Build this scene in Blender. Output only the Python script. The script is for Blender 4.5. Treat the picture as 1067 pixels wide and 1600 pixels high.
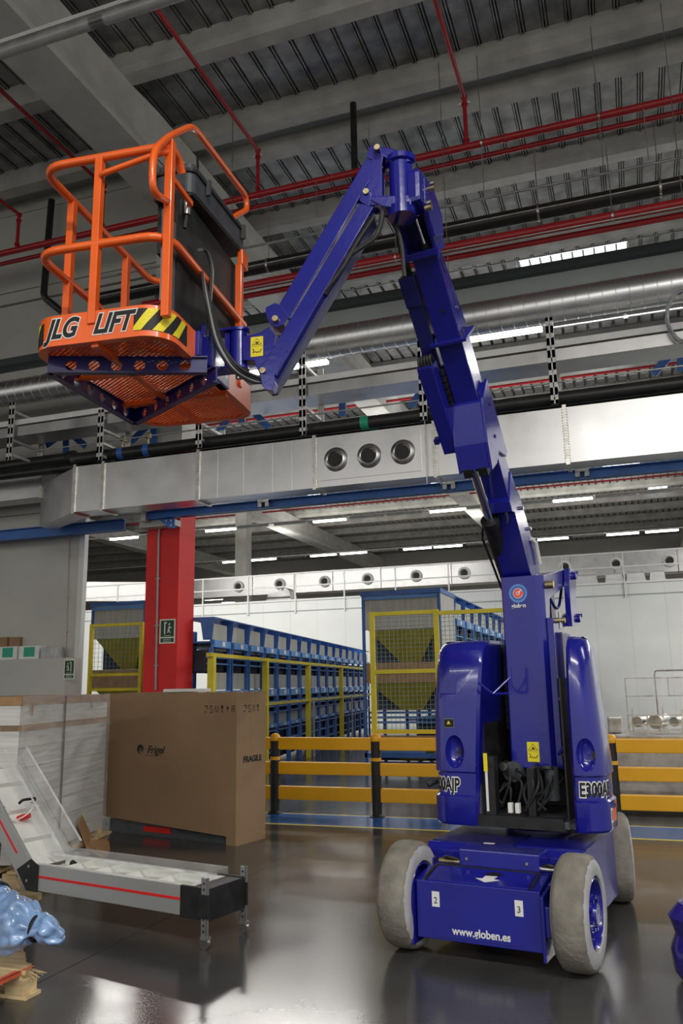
import bpy, bmesh, math, random
import numpy as np
from mathutils import Matrix, Vector
random.seed(7)
R = math.radians
for o in list(bpy.data.objects): bpy.data.objects.remove(o)
SC = bpy.context.scene
COL = SC.collection

# ------------------------------------------------------------------ camera
W, H, F = 1067, 1600, 1285.0
def cam_axes(yaw, pitch, roll):
    yaw, pitch, roll = R(yaw), R(pitch), R(roll)
    f = np.array([-math.sin(yaw)*math.cos(pitch), math.cos(yaw)*math.cos(pitch), math.sin(pitch)])
    r = np.array([math.cos(yaw), math.sin(yaw), 0.0]); u = np.cross(r, f)
    return r*math.cos(roll)+u*math.sin(roll), -r*math.sin(roll)+u*math.cos(roll), f
CR, CU, CF = cam_axes(19.25, 11.86, -0.99)
CP = np.array([0, 0, 1.6])
cd = bpy.data.cameras.new('camera'); cam = bpy.data.objects.new('camera', cd); COL.objects.link(cam)
cd.sensor_fit = 'VERTICAL'; cd.sensor_height = 36; cd.lens = 36*F/H; cd.clip_start = .05; cd.clip_end = 300
cam.matrix_world = Matrix(((CR[0], CU[0], -CF[0], 0), (CR[1], CU[1], -CF[1], 0), (CR[2], CU[2], -CF[2], 1.6), (0, 0, 0, 1)))
SC.camera = cam

# ------------------------------------------------------------------ world, lights, exposure
wd = bpy.data.worlds.new('world'); SC.world = wd; wd.use_nodes = True
wd.node_tree.nodes['Background'].inputs[0].default_value = (1, .98, .93, 1)
wd.node_tree.nodes['Background'].inputs[1].default_value = .62
def area(loc, sx, sy, power, rot=(0, 0, 0), col=(1, .97, .92)):
    l = bpy.data.lights.new('lamp_light', 'AREA'); l.shape = 'RECTANGLE'; l.size = sx; l.size_y = sy; l.energy = power; l.color = col
    o = bpy.data.objects.new('lamp_light', l); COL.objects.link(o); o.location = loc; o.rotation_euler = rot; return o
area((4.0, -2.9, 8.4), 10, .25, 1100)          # lit lamp rows of the near hall, behind the camera
area((5, -11, 8.4), 16, .3, 800)
area((10, 6.1, 8.4), 6, .25, 300)
area((-9, -11, 8.4), 9, .3, 500)
area((2, 15.6, 8.4), 14, .2, 500)            # rows of the far hall
area((10, 24, 8.4), 12, .3, 1700)
area((-16, 24, 8.4), 16, .3, 1900)
area((14, 32.3, 8.4), 14, .3, 900)
area((-4, 50, 8.4), 40, .5, 2500)
for x_, y_, p_ in ((-18, 32.3, 240), (-4, 32.3, 240), (-18, 41.2, 240), (-4, 41.2, 240), (-6, 24, 110), (3, 15.6, 22)):   # the tubes light the roof as well
    area((x_, y_, 8.7), 12, .3, p_, (math.pi, 0, 0))
area((2, 6.1, 8.75), 14, .3, 35, (math.pi, 0, 0)); area((0, -2.9, 8.75), 14, .3, 260, (math.pi, 0, 0))
SC.view_settings.view_transform = 'Standard'; SC.view_settings.look = 'None'
SC.view_settings.exposure = 0.15; SC.view_settings.gamma = 1; SC.view_settings.use_curve_mapping = False

# ------------------------------------------------------------------ surveying helpers (camera ray meets a real plane)
def ray(x, y): return CR*(x-W/2)/F + CU*(H/2-y)/F + CF
def meet(x, y, n, d):
    n = np.array(n, float); v = ray(x, y); return CP + v*((d-n@CP)/(n@v))
def UY(x, y, Y): return meet(x, y, (0, 1, 0), Y)
def UZ(x, y, Z): return meet(x, y, (0, 0, 1), Z)
def UX(x, y, X): return meet(x, y, (1, 0, 0), X)
class Frame:
    def __init__(s, o, yaw):
        s.o = np.array([o[0], o[1], 0.0]); s.yaw = yaw; a = R(yaw)
        s.x = np.array([math.cos(a), math.sin(a), 0]); s.y = np.array([-math.sin(a), math.cos(a), 0])
    def loc(s, p): v = np.asarray(p)-s.o; return np.array([v@s.x, v@s.y, v[2]])
    def wor(s, l): return s.o + l[0]*s.x + l[1]*s.y + np.array([0, 0, l[2]])
    def atx(s, px, py, xl): return s.loc(meet(px, py, s.x, s.o@s.x+xl))
    def aty(s, px, py, yl): return s.loc(meet(px, py, s.y, s.o@s.y+yl))
    def atz(s, px, py, z): return s.loc(UZ(px, py, z))
    def mat(s): return Matrix.Translation(Vector(s.o)) @ Matrix.Rotation(R(s.yaw), 4, 'Z')

# ------------------------------------------------------------------ materials
MATS = {}
def M(name, col, rough=.5, metal=0, noise=.06, scale=6, bump=0, bscale=80, coat=0, emit=0, trans=0, spec=.5, rn=0, alpha=1, stretch=None):
    m = bpy.data.materials.new(name); m.use_nodes = True; nt = m.node_tree; b = nt.nodes['Principled BSDF']
    b.inputs['Roughness'].default_value = rough; b.inputs['Metallic'].default_value = metal
    b.inputs['Coat Weight'].default_value = coat; b.inputs['Coat Roughness'].default_value = .08
    b.inputs['Specular IOR Level'].default_value = spec; b.inputs['Transmission Weight'].default_value = trans; b.inputs['Alpha'].default_value = alpha
    tc = nt.nodes.new('ShaderNodeTexCoord'); n = nt.nodes.new('ShaderNodeTexNoise'); n.inputs['Scale'].default_value = scale; n.inputs['Detail'].default_value = 4
    src = tc.outputs['Object']
    if stretch:
        mp = nt.nodes.new('ShaderNodeMapping'); mp.inputs['Scale'].default_value = stretch; nt.links.new(src, mp.inputs[0]); src = mp.outputs[0]
    nt.links.new(src, n.inputs['Vector'])
    cr = nt.nodes.new('ShaderNodeValToRGB'); e = cr.color_ramp.elements
    e[0].position = .3; e[1].position = .7
    e[0].color = tuple(max(0, c*(1-noise*2)) for c in col)+(1,); e[1].color = tuple(min(1, c*(1+noise*2)) for c in col)+(1,)
    nt.links.new(n.outputs['Fac'], cr.inputs[0]); nt.links.new(cr.outputs[0], b.inputs['Base Color'])
    if rn:
        mr = nt.nodes.new('ShaderNodeMapRange'); mr.inputs[1].default_value = .3; mr.inputs[2].default_value = .7
        mr.inputs[3].default_value = max(.02, rough-rn); mr.inputs[4].default_value = rough+rn
        nt.links.new(n.outputs['Fac'], mr.inputs[0]); nt.links.new(mr.outputs[0], b.inputs['Roughness'])
    if bump:
        n2 = nt.nodes.new('ShaderNodeTexNoise'); n2.inputs['Scale'].default_value = bscale; n2.inputs['Detail'].default_value = 3
        nt.links.new(src, n2.inputs['Vector'])
        bp = nt.nodes.new('ShaderNodeBump'); bp.inputs['Strength'].default_value = bump; bp.inputs['Distance'].default_value = .02
        nt.links.new(n2.outputs['Fac'], bp.inputs['Height']); nt.links.new(bp.outputs[0], b.inputs['Normal'])
    if emit:
        b.inputs['Emission Color'].default_value = tuple(col)+(1,); b.inputs['Emission Strength'].default_value = emit
    MATS[name] = m; return m
M('blue', (.011, .013, .255), .20, 0, .06, 3, .04, 30, coat=.5)
M('dark_blue', (.010, .011, .13), .38, 0, .1, 4, .04, 30, coat=.2)
M('orange', (.93, .135, .012), .3, 0, .05, 4, .03, 40, coat=.4)
M('black', (.012, .012, .013), .55, 0, .3, 10)
M('rubber', (.02, .02, .022), .6, 0, .2, 20)
M('dark_grey', (.06, .065, .075), .42, 0, .15, 8)
M('panel_grey', (.20, .21, .24), .35, .6, .1, 5)
M('tire', (.21, .195, .165), .85, 0, .14, 7, .3, 40)
M('tire_side', (.40, .40, .41), .7, 0, .08, 8)
M('chrome', (.75, .75, .74), .12, 1, .03)
M('steel', (.55, .54, .50), .3, 1, .1, 12)
M('brass', (.45, .37, .20), .4, .9, .2, 20)
M('white', (.78, .78, .76), .5, 0, .03)
M('yellow_label', (.85, .72, .02), .5, 0, .02)
M('ink', (.008, .008, .008), .6, 0, 0)
M('red_ink', (.7, .03, .02), .5, 0, 0)
M('galv', (.62, .62, .62), .32, 1, .06, 2, .008, 5, rn=.05)
M('zinc', (.62, .62, .60), .5, .35, .06, 8)
M('galv_dull', (.42, .43, .43), .5, .9, .12, 6)
M('spiral', (.74, .75, .75), .33, 1, .06, 2, .01, 5)
M('concrete', (.46, .455, .42), .8, 0, .10, 2.0, .15, 30)
M('concrete_light', (.56, .555, .52), .8, 0, .06, 2.0, .1, 20)
M('deck', (.30, .30, .285), .45, .4, .2, 3, .1, 12)
M('wall_panel', (.50, .495, .455), .7, 0, .03, 1)
M('wall_far', (.66, .68, .66), .6, 0, .02, 1)
M('wall_joint', (.55, .57, .55), .7, 0, .02, 1)
M('fascia', (.33, .36, .35), .6, 0, .04, 1)
M('fascia_dark', (.05, .07, .068), .6, 0, .04, 1)
M('red_pipe', (.42, .012, .018), .35, 0, .06, 3, coat=.3)
M('red_paint', (.62, .012, .010), .55, 0, .05, 1.5)
M('black_pipe', (.018, .018, .019), .4, 0, .2, 4)
M('steel_blue', (.03, .13, .42), .4, 0, .08, 3)
M('rack_blue', (.035, .13, .42), .45, 0, .1, 4)
M('rack_light_blue', (.10, .27, .62), .5, 0, .06, 4)
M('rack_grey', (.42, .42, .38), .5, 0, .08, 6, stretch=(4, 4, .3))
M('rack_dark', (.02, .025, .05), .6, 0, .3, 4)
M('fence_yellow', (.62, .50, .02), .5, 0, .06, 4)
M('mesh_grey', (.16, .24, .22), .5, .3, .05)
M('hopper_yellow', (.30, .26, .02), .55, 0, .1, 3)
M('amber', (.85, .42, .012), .38, 0, .03, 3)
M('floor_blue', (.03, .16, .55), .16, 0, .05, 2)
M('floor_yellow', (.75, .62, .10), .25, 0, .06, 3)
M('cardboard', (.285, .178, .098), .8, 0, .05, 1.2, .04, 60)
M('cardboard_side', (.315, .203, .115), .8, 0, .04, 1.2)
M('kraft', (.36, .21, .10), .7, 0, .1, 8)
M('wood', (.62, .47, .26), .7, 0, .14, 3, .2, 20, stretch=(.4, 6, 6))
M('wood_red', (.62, .10, .04), .7, 0, .15, 20)
M('alu', (.46, .47, .47), .38, .5, .03, 2)
M('belt_white', (.78, .79, .75), .45, 0, .02)
M('stripe_red', (.75, .02, .02), .45, 0, .02)
M('lamp_on', (1, .98, .92), .5, 0, 0, emit=10)
M('lamp_off', (.42, .43, .42), .25, 0, .05, coat=.5)
M('skylight', (.88, .92, 1), .5, 0, 0, emit=1.6)
M('sign_green', (.004, .045, .02), .5, 0, .02)
M('sign_cream', (.70, .74, .60), .5, 0, .02)
M('logo_blue', (.04, .13, .42), .4, 0, 0)
M('logo_red', (.85, .10, .08), .4, 0, 0)
M('green_tag', (.02, .35, .22), .5, 0, 0)
M('cable_grey', (.32, .33, .34), .45, 0, .05)
M('box_white', (.72, .74, .72), .6, 0, .03)
M('machine_steel', (.45, .45, .43), .35, .85, .25, 5)
def plastic(name, col, rough, alpha, bump, bs, stretch=None):
    m = M(name, col, rough, 0, .15, 5, bump, bs, coat=.6, alpha=alpha, stretch=stretch); return m
plastic('clear_film', (.85, .86, .86), .12, .30, .9, 6, (1, 1, 5))
plastic('clear_panel', (.80, .83, .83), .05, .14, 0, 10)
plastic('clear_edge', (.86, .88, .88), .1, .6, 0, 10)
plastic('blue_film', (.22, .36, .62), .22, 1, .9, 14)
plastic('purple_film', (.03, .02, .22), .15, 1, .6, 8)
M('board_stack', (.62, .61, .59), .5, 0, .08, 3, stretch=(.3, .3, 14))
# polished concrete floor
def floor_mat():
    m = bpy.data.materials.new('polished_concrete'); m.use_nodes = True; nt = m.node_tree; b = nt.nodes['Principled BSDF']; N = nt.nodes.new; L = nt.links.new
    tc = N('ShaderNodeTexCoord'); n = N('ShaderNodeTexNoise'); n.inputs['Scale'].default_value = .9; n.inputs['Detail'].default_value = 8; n.inputs['Roughness'].default_value = .65
    L(tc.outputs['Object'], n.inputs['Vector']); cr = N('ShaderNodeValToRGB'); e = cr.color_ramp.elements
    e[0].position = .32; e[0].color = (.042, .042, .041, 1); e[1].position = .7; e[1].color = (.080, .080, .078, 1)
    L(n.outputs['Fac'], cr.inputs[0]); L(cr.outputs[0], b.inputs['Base Color'])
    n2 = N('ShaderNodeTexNoise'); n2.inputs['Scale'].default_value = 1.3; n2.inputs['Detail'].default_value = 6; L(tc.outputs['Object'], n2.inputs['Vector'])
    mr = N('ShaderNodeMapRange'); mr.inputs[1].default_value = .35; mr.inputs[2].default_value = .65; mr.inputs[3].default_value = .15; mr.inputs[4].default_value = .21
    L(n2.outputs['Fac'], mr.inputs[0]); L(mr.outputs[0], b.inputs['Roughness'])
    n3 = N('ShaderNodeTexNoise'); n3.inputs['Scale'].default_value = 2.2; L(tc.outputs['Object'], n3.inputs['Vector'])
    bp = N('ShaderNodeBump'); bp.inputs['Strength'].default_value = .006; bp.inputs['Distance'].default_value = .02; L(n3.outputs['Fac'], bp.inputs['Height']); L(bp.outputs[0], b.inputs['Normal'])
    b.inputs['Specular IOR Level'].default_value = .42
    MATS['floor'] = m
floor_mat()

# ------------------------------------------------------------------ mesh builder
class MB:
    def __init__(s): s.v = []; s.f = []
    def add(s, vs, fs):
        k = len(s.v); s.v += [tuple(float(c) for c in v) for v in vs]; s.f += [tuple(i+k for i in f) for f in fs]; return s
    def box(s, x0, x1, y0, y1, z0, z1):
        s.add([(x0,y0,z0),(x1,y0,z0),(x1,y1,z0),(x0,y1,z0),(x0,y0,z1),(x1,y0,z1),(x1,y1,z1),(x0,y1,z1)],
              [(0,3,2,1),(4,5,6,7),(0,1,5,4),(1,2,6,5),(2,3,7,6),(3,0,4,7)]); return s
    def bar(s, a, b, w, h=None, up=(0, 0, 1)):            # rectangular bar from a to b
        a = Vector(a); b = Vector(b); h = h or w; d = (b-a).normalized(); up = Vector(up)
        if abs(d.dot(up)) > .98: up = Vector((0, 1, 0))
        x = d.cross(up).normalized(); z = x.cross(d).normalized(); vs = []
        for p in (a, b):
            for i, j in ((-1,-1),(1,-1),(1,1),(-1,1)): vs.append(p+x*(w/2*i)+z*(h/2*j))
        s.add(vs, [(0,1,2,3),(7,6,5,4),(0,4,5,1),(1,5,6,2),(2,6,7,3),(3,7,4,0)]); return s
    def cyl(s, a, b, r, n=16, r2=None):
        return s.tube([a, b], [r, r if r2 is None else r2], n)
    def tube(s, path, r, n=10, closed=False):
        P = [Vector(p) for p in path]; m = len(P); rr = r if hasattr(r, '__len__') else [r]*m
        t = []
        for i in range(m):
            if closed: d = P[(i+1) % m]-P[i-1]
            else: d = P[min(i+1, m-1)]-P[max(i-1, 0)]
            t.append(d.normalized())
        up = Vector((0, 0, 1)) if abs(t[0].z) < .9 else Vector((0, 1, 0))
        x = t[0].cross(up).normalized(); vs = []
        for i in range(m):
            x = (x-t[i]*x.dot(t[i])).normalized(); y = t[i].cross(x)
            for k in range(n):
                a = 2*math.pi*k/n; vs.append(P[i]+(x*math.cos(a)+y*math.sin(a))*rr[i])
        fs = []
        for i in range(m if closed else m-1):
            j = (i+1) % m
            for k in range(n): fs.append((i*n+k, i*n+(k+1) % n, j*n+(k+1) % n, j*n+k))
        if not closed: fs.append(tuple(range(n-1, -1, -1))); fs.append(tuple((m-1)*n+k for k in range(n)))
        s.add(vs, fs); return s
    def prism(s, poly, f0, f1):                           # poly of 2-d points, f0/f1 map them to the two faces
        n = len(poly); s.add([f0(*p) for p in poly]+[f1(*p) for p in poly], [tuple(range(n)), tuple(range(2*n-1, n-1, -1))]+[(i, i+n, (i+1) % n+n, (i+1) % n) for i in range(n)]); return s
    def px(s, poly, x0, x1): return s.prism(poly, lambda y, z: (x0, y, z), lambda y, z: (x1, y, z))
    def py(s, poly, y0, y1): return s.prism(poly, lambda x, z: (x, y0, z), lambda x, z: (x, y1, z))
    def pz(s, poly, z0, z1): return s.prism(poly, lambda x, y: (x, y, z0), lambda x, y: (x, y, z1))
    def lathe(s, prof, o, ax, n=32):                      # prof (r, h) along axis ax from o
        o = Vector(o); ax = Vector(ax).normalized(); up = Vector((0, 0, 1)) if abs(ax.z) < .9 else Vector((1, 0, 0))
        x = ax.cross(up).normalized(); y = ax.cross(x); vs = []; fs = []
        for r, h in prof:
            for k in range(n):
                a = 2*math.pi*k/n; vs.append(o+ax*h+(x*math.cos(a)+y*math.sin(a))*r)
        for i in range(len(prof)-1):
            for k in range(n): fs.append((i*n+k, i*n+(k+1) % n, (i+1)*n+(k+1) % n, (i+1)*n+k))
        s.add(vs, fs); return s
    def build(s, name, mat, parent=None, smooth=False, bevel=0, fix=True):
        me = bpy.data.meshes.new(name); me.from_pydata(s.v, [], s.f); me.materials.append(MATS[mat])
        if fix:
            bm = bmesh.new(); bm.from_mesh(me); bmesh.ops.recalc_face_normals(bm, faces=bm.faces)
            if bevel: bmesh.ops.bevel(bm, geom=list(bm.edges), offset=bevel, segments=2, profile=.6, affect='EDGES', clamp_overlap=True)
            bm.to_mesh(me); bm.free()
        if smooth:
            for p in me.polygons: p.use_smooth = True
            try: me.set_sharp_from_angle(angle=R(38))
            except Exception: pass
        o = bpy.data.objects.new(name, me); COL.objects.link(o)
        if parent: o.parent = parent
        return o
def tag(o, label=None, cat=None, group=None, kind=None):
    if label: o['label'] = label
    if cat: o['category'] = cat
    if group: o['group'] = group
    if kind: o['kind'] = kind
    return o
def empty(name, fr=None, loc=None):
    o = bpy.data.objects.new(name, None); COL.objects.link(o); o.empty_display_size = .1
    if fr is not None: o.matrix_world = fr.mat()
    if loc is not None: o.location = loc
    return o
def struct(o): o['kind'] = 'structure'; return o
def copy_tree(o, parent=None):
    c = o.copy(); COL.objects.link(c); c.parent = parent
    for ch in [x for x in COL.objects if x.parent == o]: copy_tree(ch, c)
    return c
def text(body, size, mat, parent, org, right, up, shear=0, offset=0, name='lettering', ext=.0015, sx=1):
    cu = bpy.data.curves.new(name, 'FONT'); cu.body = body; cu.size = size; cu.shear = shear; cu.offset = offset; cu.extrude = ext; cu.align_x = 'CENTER'; cu.align_y = 'CENTER'
    t = bpy.data.objects.new('tmp', cu); me = bpy.data.meshes.new_from_object(t); bpy.data.objects.remove(t)
    right = Vector(right).normalized()*1; up = Vector(up).normalized(); nrm = right.cross(up).normalized(); up = nrm.cross(right)
    Mx = Matrix.Identity(4)
    for i in range(3): Mx[i][0] = right[i]*sx; Mx[i][1] = up[i]; Mx[i][2] = nrm[i]; Mx[i][3] = org[i]
    me.transform(Mx); me.materials.clear(); me.materials.append(MATS[mat]); me.name = name
    o = bpy.data.objects.new(name, me); COL.objects.link(o); o.parent = parent; return o
def arc(cx, cy, r, a0, a1, n=8): return [(cx+r*math.cos(R(a0+(a1-a0)*i/n)), cy+r*math.sin(R(a0+(a1-a0)*i/n))) for i in range(n+1)]
def rrect(x0, x1, y0, y1, r, n=6): return arc(x1-r, y1-r, r, 0, 90, n)+arc(x0+r, y1-r, r, 90, 180, n)+arc(x0+r, y0+r, r, 180, 270, n)+arc(x1-r, y0+r, r, 270, 360, n)
def smooth_path(pts, r=.1, n=5):                           # rounds the corners of a polyline
    P = [Vector(p) for p in pts]; out = [P[0]]
    for i in range(1, len(P)-1):
        a, b, c = P[i-1], P[i], P[i+1]; ra = min(r, (a-b).length*.49, (c-b).length*.49); p = b+(a-b).normalized()*ra; q = b+(c-b).normalized()*ra
        for k in range(n+1):
            t = k/n; out.append(p*(1-t)**2+b*2*t*(1-t)+q*t*t)
    out.append(P[-1]); return out

# ================================================================== the setting
def slab(x0, x1, y0, y1, z0, z1, mat, name, parent=None, lab=None):
    o = MB().box(x0, x1, y0, y1, z0, z1).build(name, mat, parent)
    if not parent: struct(o)
    if lab: o['label'] = lab
    return o
floor = slab(-45, 30, -16, 75, -.2, 0, 'floor', 'floor', lab='polished dark grey concrete floor of the hall')
for k, y in enumerate((3.35, 8.9)):
    slab(-45, 30, y, y+.006, 0, .0007, 'rubber', 'floor_joint', floor)
slab(-3.3, -3.294, -16, 9, 0, .0007, 'rubber', 'floor_joint', floor)
slab(-45, 30, 9.47, 10.20, 0, .002, 'floor_blue', 'floor_marking', floor)
slab(-45, 30, 9.42, 9.47, 0, .0025, 'floor_yellow', 'floor_marking', floor)
slab(-45, 30, 10.20, 10.25, 0, .0025, 'floor_yellow', 'floor_marking', floor)

# ---- roof: corrugated deck, purlins, main beams
ZP, ZD = 11.0, 11.34
SY0 = UZ(980, 377, ZD)[1]; SY1 = SY0+1.5
def deck(x0, x1, y0, y1, z, name='ceiling', rib=.34, skip=None):
    b = MB(); x = x0
    prof = []
    while x < x1:
        prof += [(x, z), (x+rib*.70, z), (x+rib*.76, z+.03), (x+rib*.76, z+.11), (x+rib*.94, z+.11), (x+rib*.94, z+.03)]; x += rib
    # ribs hang below the pans: narrow double folds along Y
    vs = [(p[0], y0, p[1]) for p in prof]+[(p[0], y1, p[1]) for p in prof]; n = len(prof)
    b.add(vs, [(i, i+1, n+i+1, n+i) for i in range(n-1)])
    o = b.build(name, 'deck', fix=False); return struct(o)
ceil = deck(-46, 30, -16, SY0, ZD); ceil['label'] = 'dark corrugated steel roof deck between concrete purlins'
# cover strips on the rib folds
b = MB(); x = -46
while x < 30:
    for dx in (.255, .30): b.box(x+dx, x+dx+.018, -5, SY0-.1, ZD-.035, ZD)
    x += .34
o = b.build('rib_fold', 'deck', ceil); o['kind'] = 'stuff'
for (a_, b_) in ((SY1, 75),):
    c2 = deck(-46, 30, a_, b_, ZD, 'ceiling'); c2['label'] = 'corrugated steel roof deck over the far hall'
# skylight slot between 16.2 and 17.6
SKx0, SKx1 = UZ(811, 410, ZD)[0], UZ(980, 380, ZD)[0]
for nm, xa, xb in (('a', -46, SKx0), ('b', SKx1, 30)):
    struct(deck(xa, xb, SY0, SY1, ZD))
sk = struct(MB().box(SKx0, SKx1, SY0-.02, SY1+.02, ZD-.005, ZD+.02).build('window_1', 'skylight')); sk['label'] = 'bright skylight strip with glazing bars in the roof'
n = 10
for i in range(n+1):
    x = SKx0+(SKx1-SKx0)*i/n; MB().box(x-.02, x+.02, SY0, SY1, ZD-.04, ZD-.005).build('glazing_bar', 'wall_far', sk)
MB().box(SKx0, SKx1, SY0+.55, SY0+.58, ZD-.03, ZD-.005).build('glazing_bar', 'wall_far', sk)
MB().box(-46, 30, SY0-.06, SY0-.02, ZD-.01, ZD+.2).build('closure_strip', 'deck', ceil); MB().box(-46, 30, SY1+.02, SY1+.06, ZD-.01, ZD+.2).build('closure_strip', 'deck', ceil)  # added strips stop outside light leaking through the open rib ends
def purlin(y0, y1, x0=-46, x1=30, z0=ZP, z1=ZD, mat='concrete'):
    w = y1-y0; poly = [(y0, z1), (y0+.02, z0+.10), (y0+.07, z0), (y1-.07, z0), (y1-.02, z0+.10), (y1, z1)]
    o = MB().px(poly, x0, x1).build('purlin', mat); struct(o); o['label'] = 'grey concrete purlin under the roof deck'; return o
PY = [(9.40, 9.80), (11.2, 11.6), (11.95, 12.35), (14.25, 14.65)]
for y0, y1 in PY: purlin(y0, y1)
for y in (6.9, 4.4, 2, -.5, -3, -5.5): purlin(y, y+.4)
for y in (17.1, 20.9, 23.0, 25.4, 27.7, 30.4, 33.1, 35.8, 36.6, 39.6, 42.6, 45.6, 48.6, 51.6, 54.6): purlin(y, y+.4) if y > 17 else None
slab(-46, 30, 11.6, 11.95, 11.22, 11.25, 'fascia', 'gutter', ceil)
def main_beam(x, y0, y1):
    w = .37
    poly = [(x-w, 10.02), (x+w, 10.02), (x+w, 10.12), (x+.30, 10.4), (x+.30, ZP), (x-.30, ZP), (x-.30, 10.4), (x-w, 10.12)]
    o = MB().py(poly, y0, y1).build('main_beam', 'concrete_light'); struct(o); o['label'] = 'large pale concrete main beam across the roof'; return o
for x in (-7.1, -17.9, -28.7, 3.7):
    main_beam(x, -16, 11.65); main_beam(x, 11.75, 36.3); main_beam(x, 36.5, 60)
# thickened beam ends (haunches) at the column
for y0, y1, ya, yb in ((9.5, 10.4, 10.4, 11.65), (13.9, 13.0, 13.0, 11.75)):
    b = MB(); w = .37
    for s in (-1, 1):
        b.add([(-7.1+s*.30, y0, 10.35), (-7.1+s*.30, y0, ZP-.02), (-7.1+s*w, ya, 10.1), (-7.1+s*w, ya, ZP-.02), (-7.1+s*w, yb, 10.1), (-7.1+s*w, yb, ZP-.02), (-7.1+s*.3, yb, 10.35), (-7.1+s*.3, yb, ZP-.02)],
              [(0, 1, 3, 2), (2, 3, 5, 4), (1, 7, 5, 3), (0, 2, 4, 6)])
    struct(b.build('beam_haunch', 'concrete_light', fix=True))
# ---- columns
def column(x, y, name='column', red=False):
    if red:
        o = MB().box(x-.30, x+.30, y, y+.5, 5.0, 10.02).build(name, 'concrete_light'); struct(o); o['label'] = 'concrete column with its lower part painted red'
        MB().box(x-.302, x+.302, y-.002, y+.502, 0, 5.02).build('red_coat', 'red_paint', o)['label'] = 'bright red painted lower part'
    else:
        o = MB().box(x-.30, x+.30, y, y+.6, 0, 10.02).build(name, 'concrete_light'); struct(o); o['label'] = 'pale concrete column of the far hall'
    return o
col = column(-7.1, 11.5, red=True)
column(-17.9, 36.1); column(3.7, 36.1); column(-28.7, 36.1)
# ---- left wall in panels (Y = 12)
WE = UY(131, 900, 12.05)[0]
wl = struct(MB().box(-46, WE, 12.05, 12.12, 0, 4.75).build('wall_left', 'wall_panel')); wl['label'] = 'matt beige panel wall left of the red column'
MB().box(WE-.10, WE+.006, 12.02, 12.13, 0, 4.75).build('wall_trim', 'wall_far', wl)
for z0, z1, dy in ((4.77, 6.2, 0), (6.22, 7.62, 0), (7.9, 8.95, 0), (8.97, 9.05, .05), (9.07, 9.30, 0), (9.32, ZD, 0)):
    MB().box(-46, -7.40, 12.05+dy, 12.25, z0, z1).build('wall_panel', 'wall_panel', wl)
wx = struct(MB().box(-6.8, 30, 12.05, 12.3, 7.02, 7.72).build('wall_fascia', 'fascia')); wx['label'] = 'pale grey green fascia wall above the opening'
st = struct(MB().box(-46, 30, 11.93, 12.3, 7.72, 7.86).build('trim_1', 'fascia_dark')); st['label'] = 'dark green steel ledge along the top of the fascia'
# far hall walls
w2 = struct(MB().box(-40, 16, 30, 30.2, 0, 4.86).build('wall_back', 'wall_far')); w2['label'] = 'white panel wall of the mezzanine room'
for i in range(46):
    x = -38+i*1.15; MB().box(x, x+.012, 29.997, 30, 0, 4.86).build('panel_joint', 'wall_joint', w2)
MB().box(-40, 16, 29.97, 30.25, 4.86, 4.93).build('wall_cap', 'wall_far', w2)
MB().box(-40, 16, 29.985, 30, 4.45, 4.49).build('wall_cap', 'fascia', w2)
struct(MB().box(-46, 30, 60, 60.3, 0, 12).build('wall_far', 'wall_panel'))['label'] = 'grey end wall of the far hall'
struct(MB().box(-46, -45.8, 12.3, 60, 0, 12).build('wall_side', 'wall_panel'))['label'] = 'grey side wall of the far hall'
# low white wall with cartons on it
lw = MB().box(-13, UY(120, 1050, 11.9)[0], 11.6, 12.0, 0, 2.12).build('low_partition', 'wall_panel'); tag(lw, 'low beige partition with cartons on top, left of the yellow mesh panel', 'partition')
def carton(px0, px1, py0, mat, green, lab, dy=0):
    a = UY(px0, py0, 11.75+dy); bb = UY(px1, py0, 11.75+dy)
    t = MB().box(a[0], bb[0], 11.7+dy, 11.95+dy, 2.12, a[2]).build('carton', mat, bevel=.004); tag(t, lab, 'box', 'cartons on the low partition')
    if green: MB().box(a[0]+(bb[0]-a[0])*.25, bb[0]-(bb[0]-a[0])*.2, 11.699+dy, 11.70+dy, 2.16, a[2]-.02).build('green_label', 'green_tag', t)
carton(0, 30, 1011, 'box_white', True, 'white carton with green label at the left end of the partition')
carton(33, 64, 1010, 'box_white', True, 'white carton with green label in the middle of the partition row')
carton(67, 90, 1012, 'galv_dull', False, 'grey carton at the right end of the partition row')
for a0, a1, lb in ((0, 14, 'leftmost brown carton behind the white cartons'), (17, 33, 'right brown carton behind the white cartons')):
    p = UY(a0, 996, 12.0); q = UY(a1, 996, 12.0)
    tag(MB().box(p[0], q[0], 11.96, 12.04, 2.12, p[2]).build('carton', 'cardboard'), lb, 'box', 'cartons on the low partition')

# ---- blue steel beam and its brackets along the opening
BZ0, BZ1 = 4.245, 4.375
bm_ = MB(); bm_.box(-7.27, 30, 11.20, 11.22, BZ0, BZ1); bm_.box(-7.27, 30, 11.14, 11.28, BZ1-.012, BZ1); bm_.box(-7.27, 30, 11.14, 11.28, BZ0, BZ0+.012)
sb = bm_.build('blue_beam', 'steel_blue'); tag(sb, 'long blue steel beam under the square duct, passing in front of the red column', 'beam')
MB().box(-7.29, -7.20, 11.12, 11.30, BZ0-.03, BZ1+.03).build('beam_end', 'galv_dull', sb)
MB().py([(-7.0, BZ0-.012), (-6.72, BZ0-.012), (-6.72, BZ0-.17), (-6.80, BZ0-.17)], 11.2, 11.22).build('bracket_plate', 'steel_blue', sb)
MB().box(-7.42, -6.78, 11.28, 11.50, BZ0-.10, BZ0-.0).build('bracket_plate', 'concrete_light', sb)
for x, z in ((-6.86, BZ0-.05), (-6.77, BZ0-.05), (-6.77, BZ0-.13)): MB().cyl((x, 11.18, z), (x, 11.2, z), .014, 8).build('bolt', 'steel', sb, smooth=True)
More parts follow.
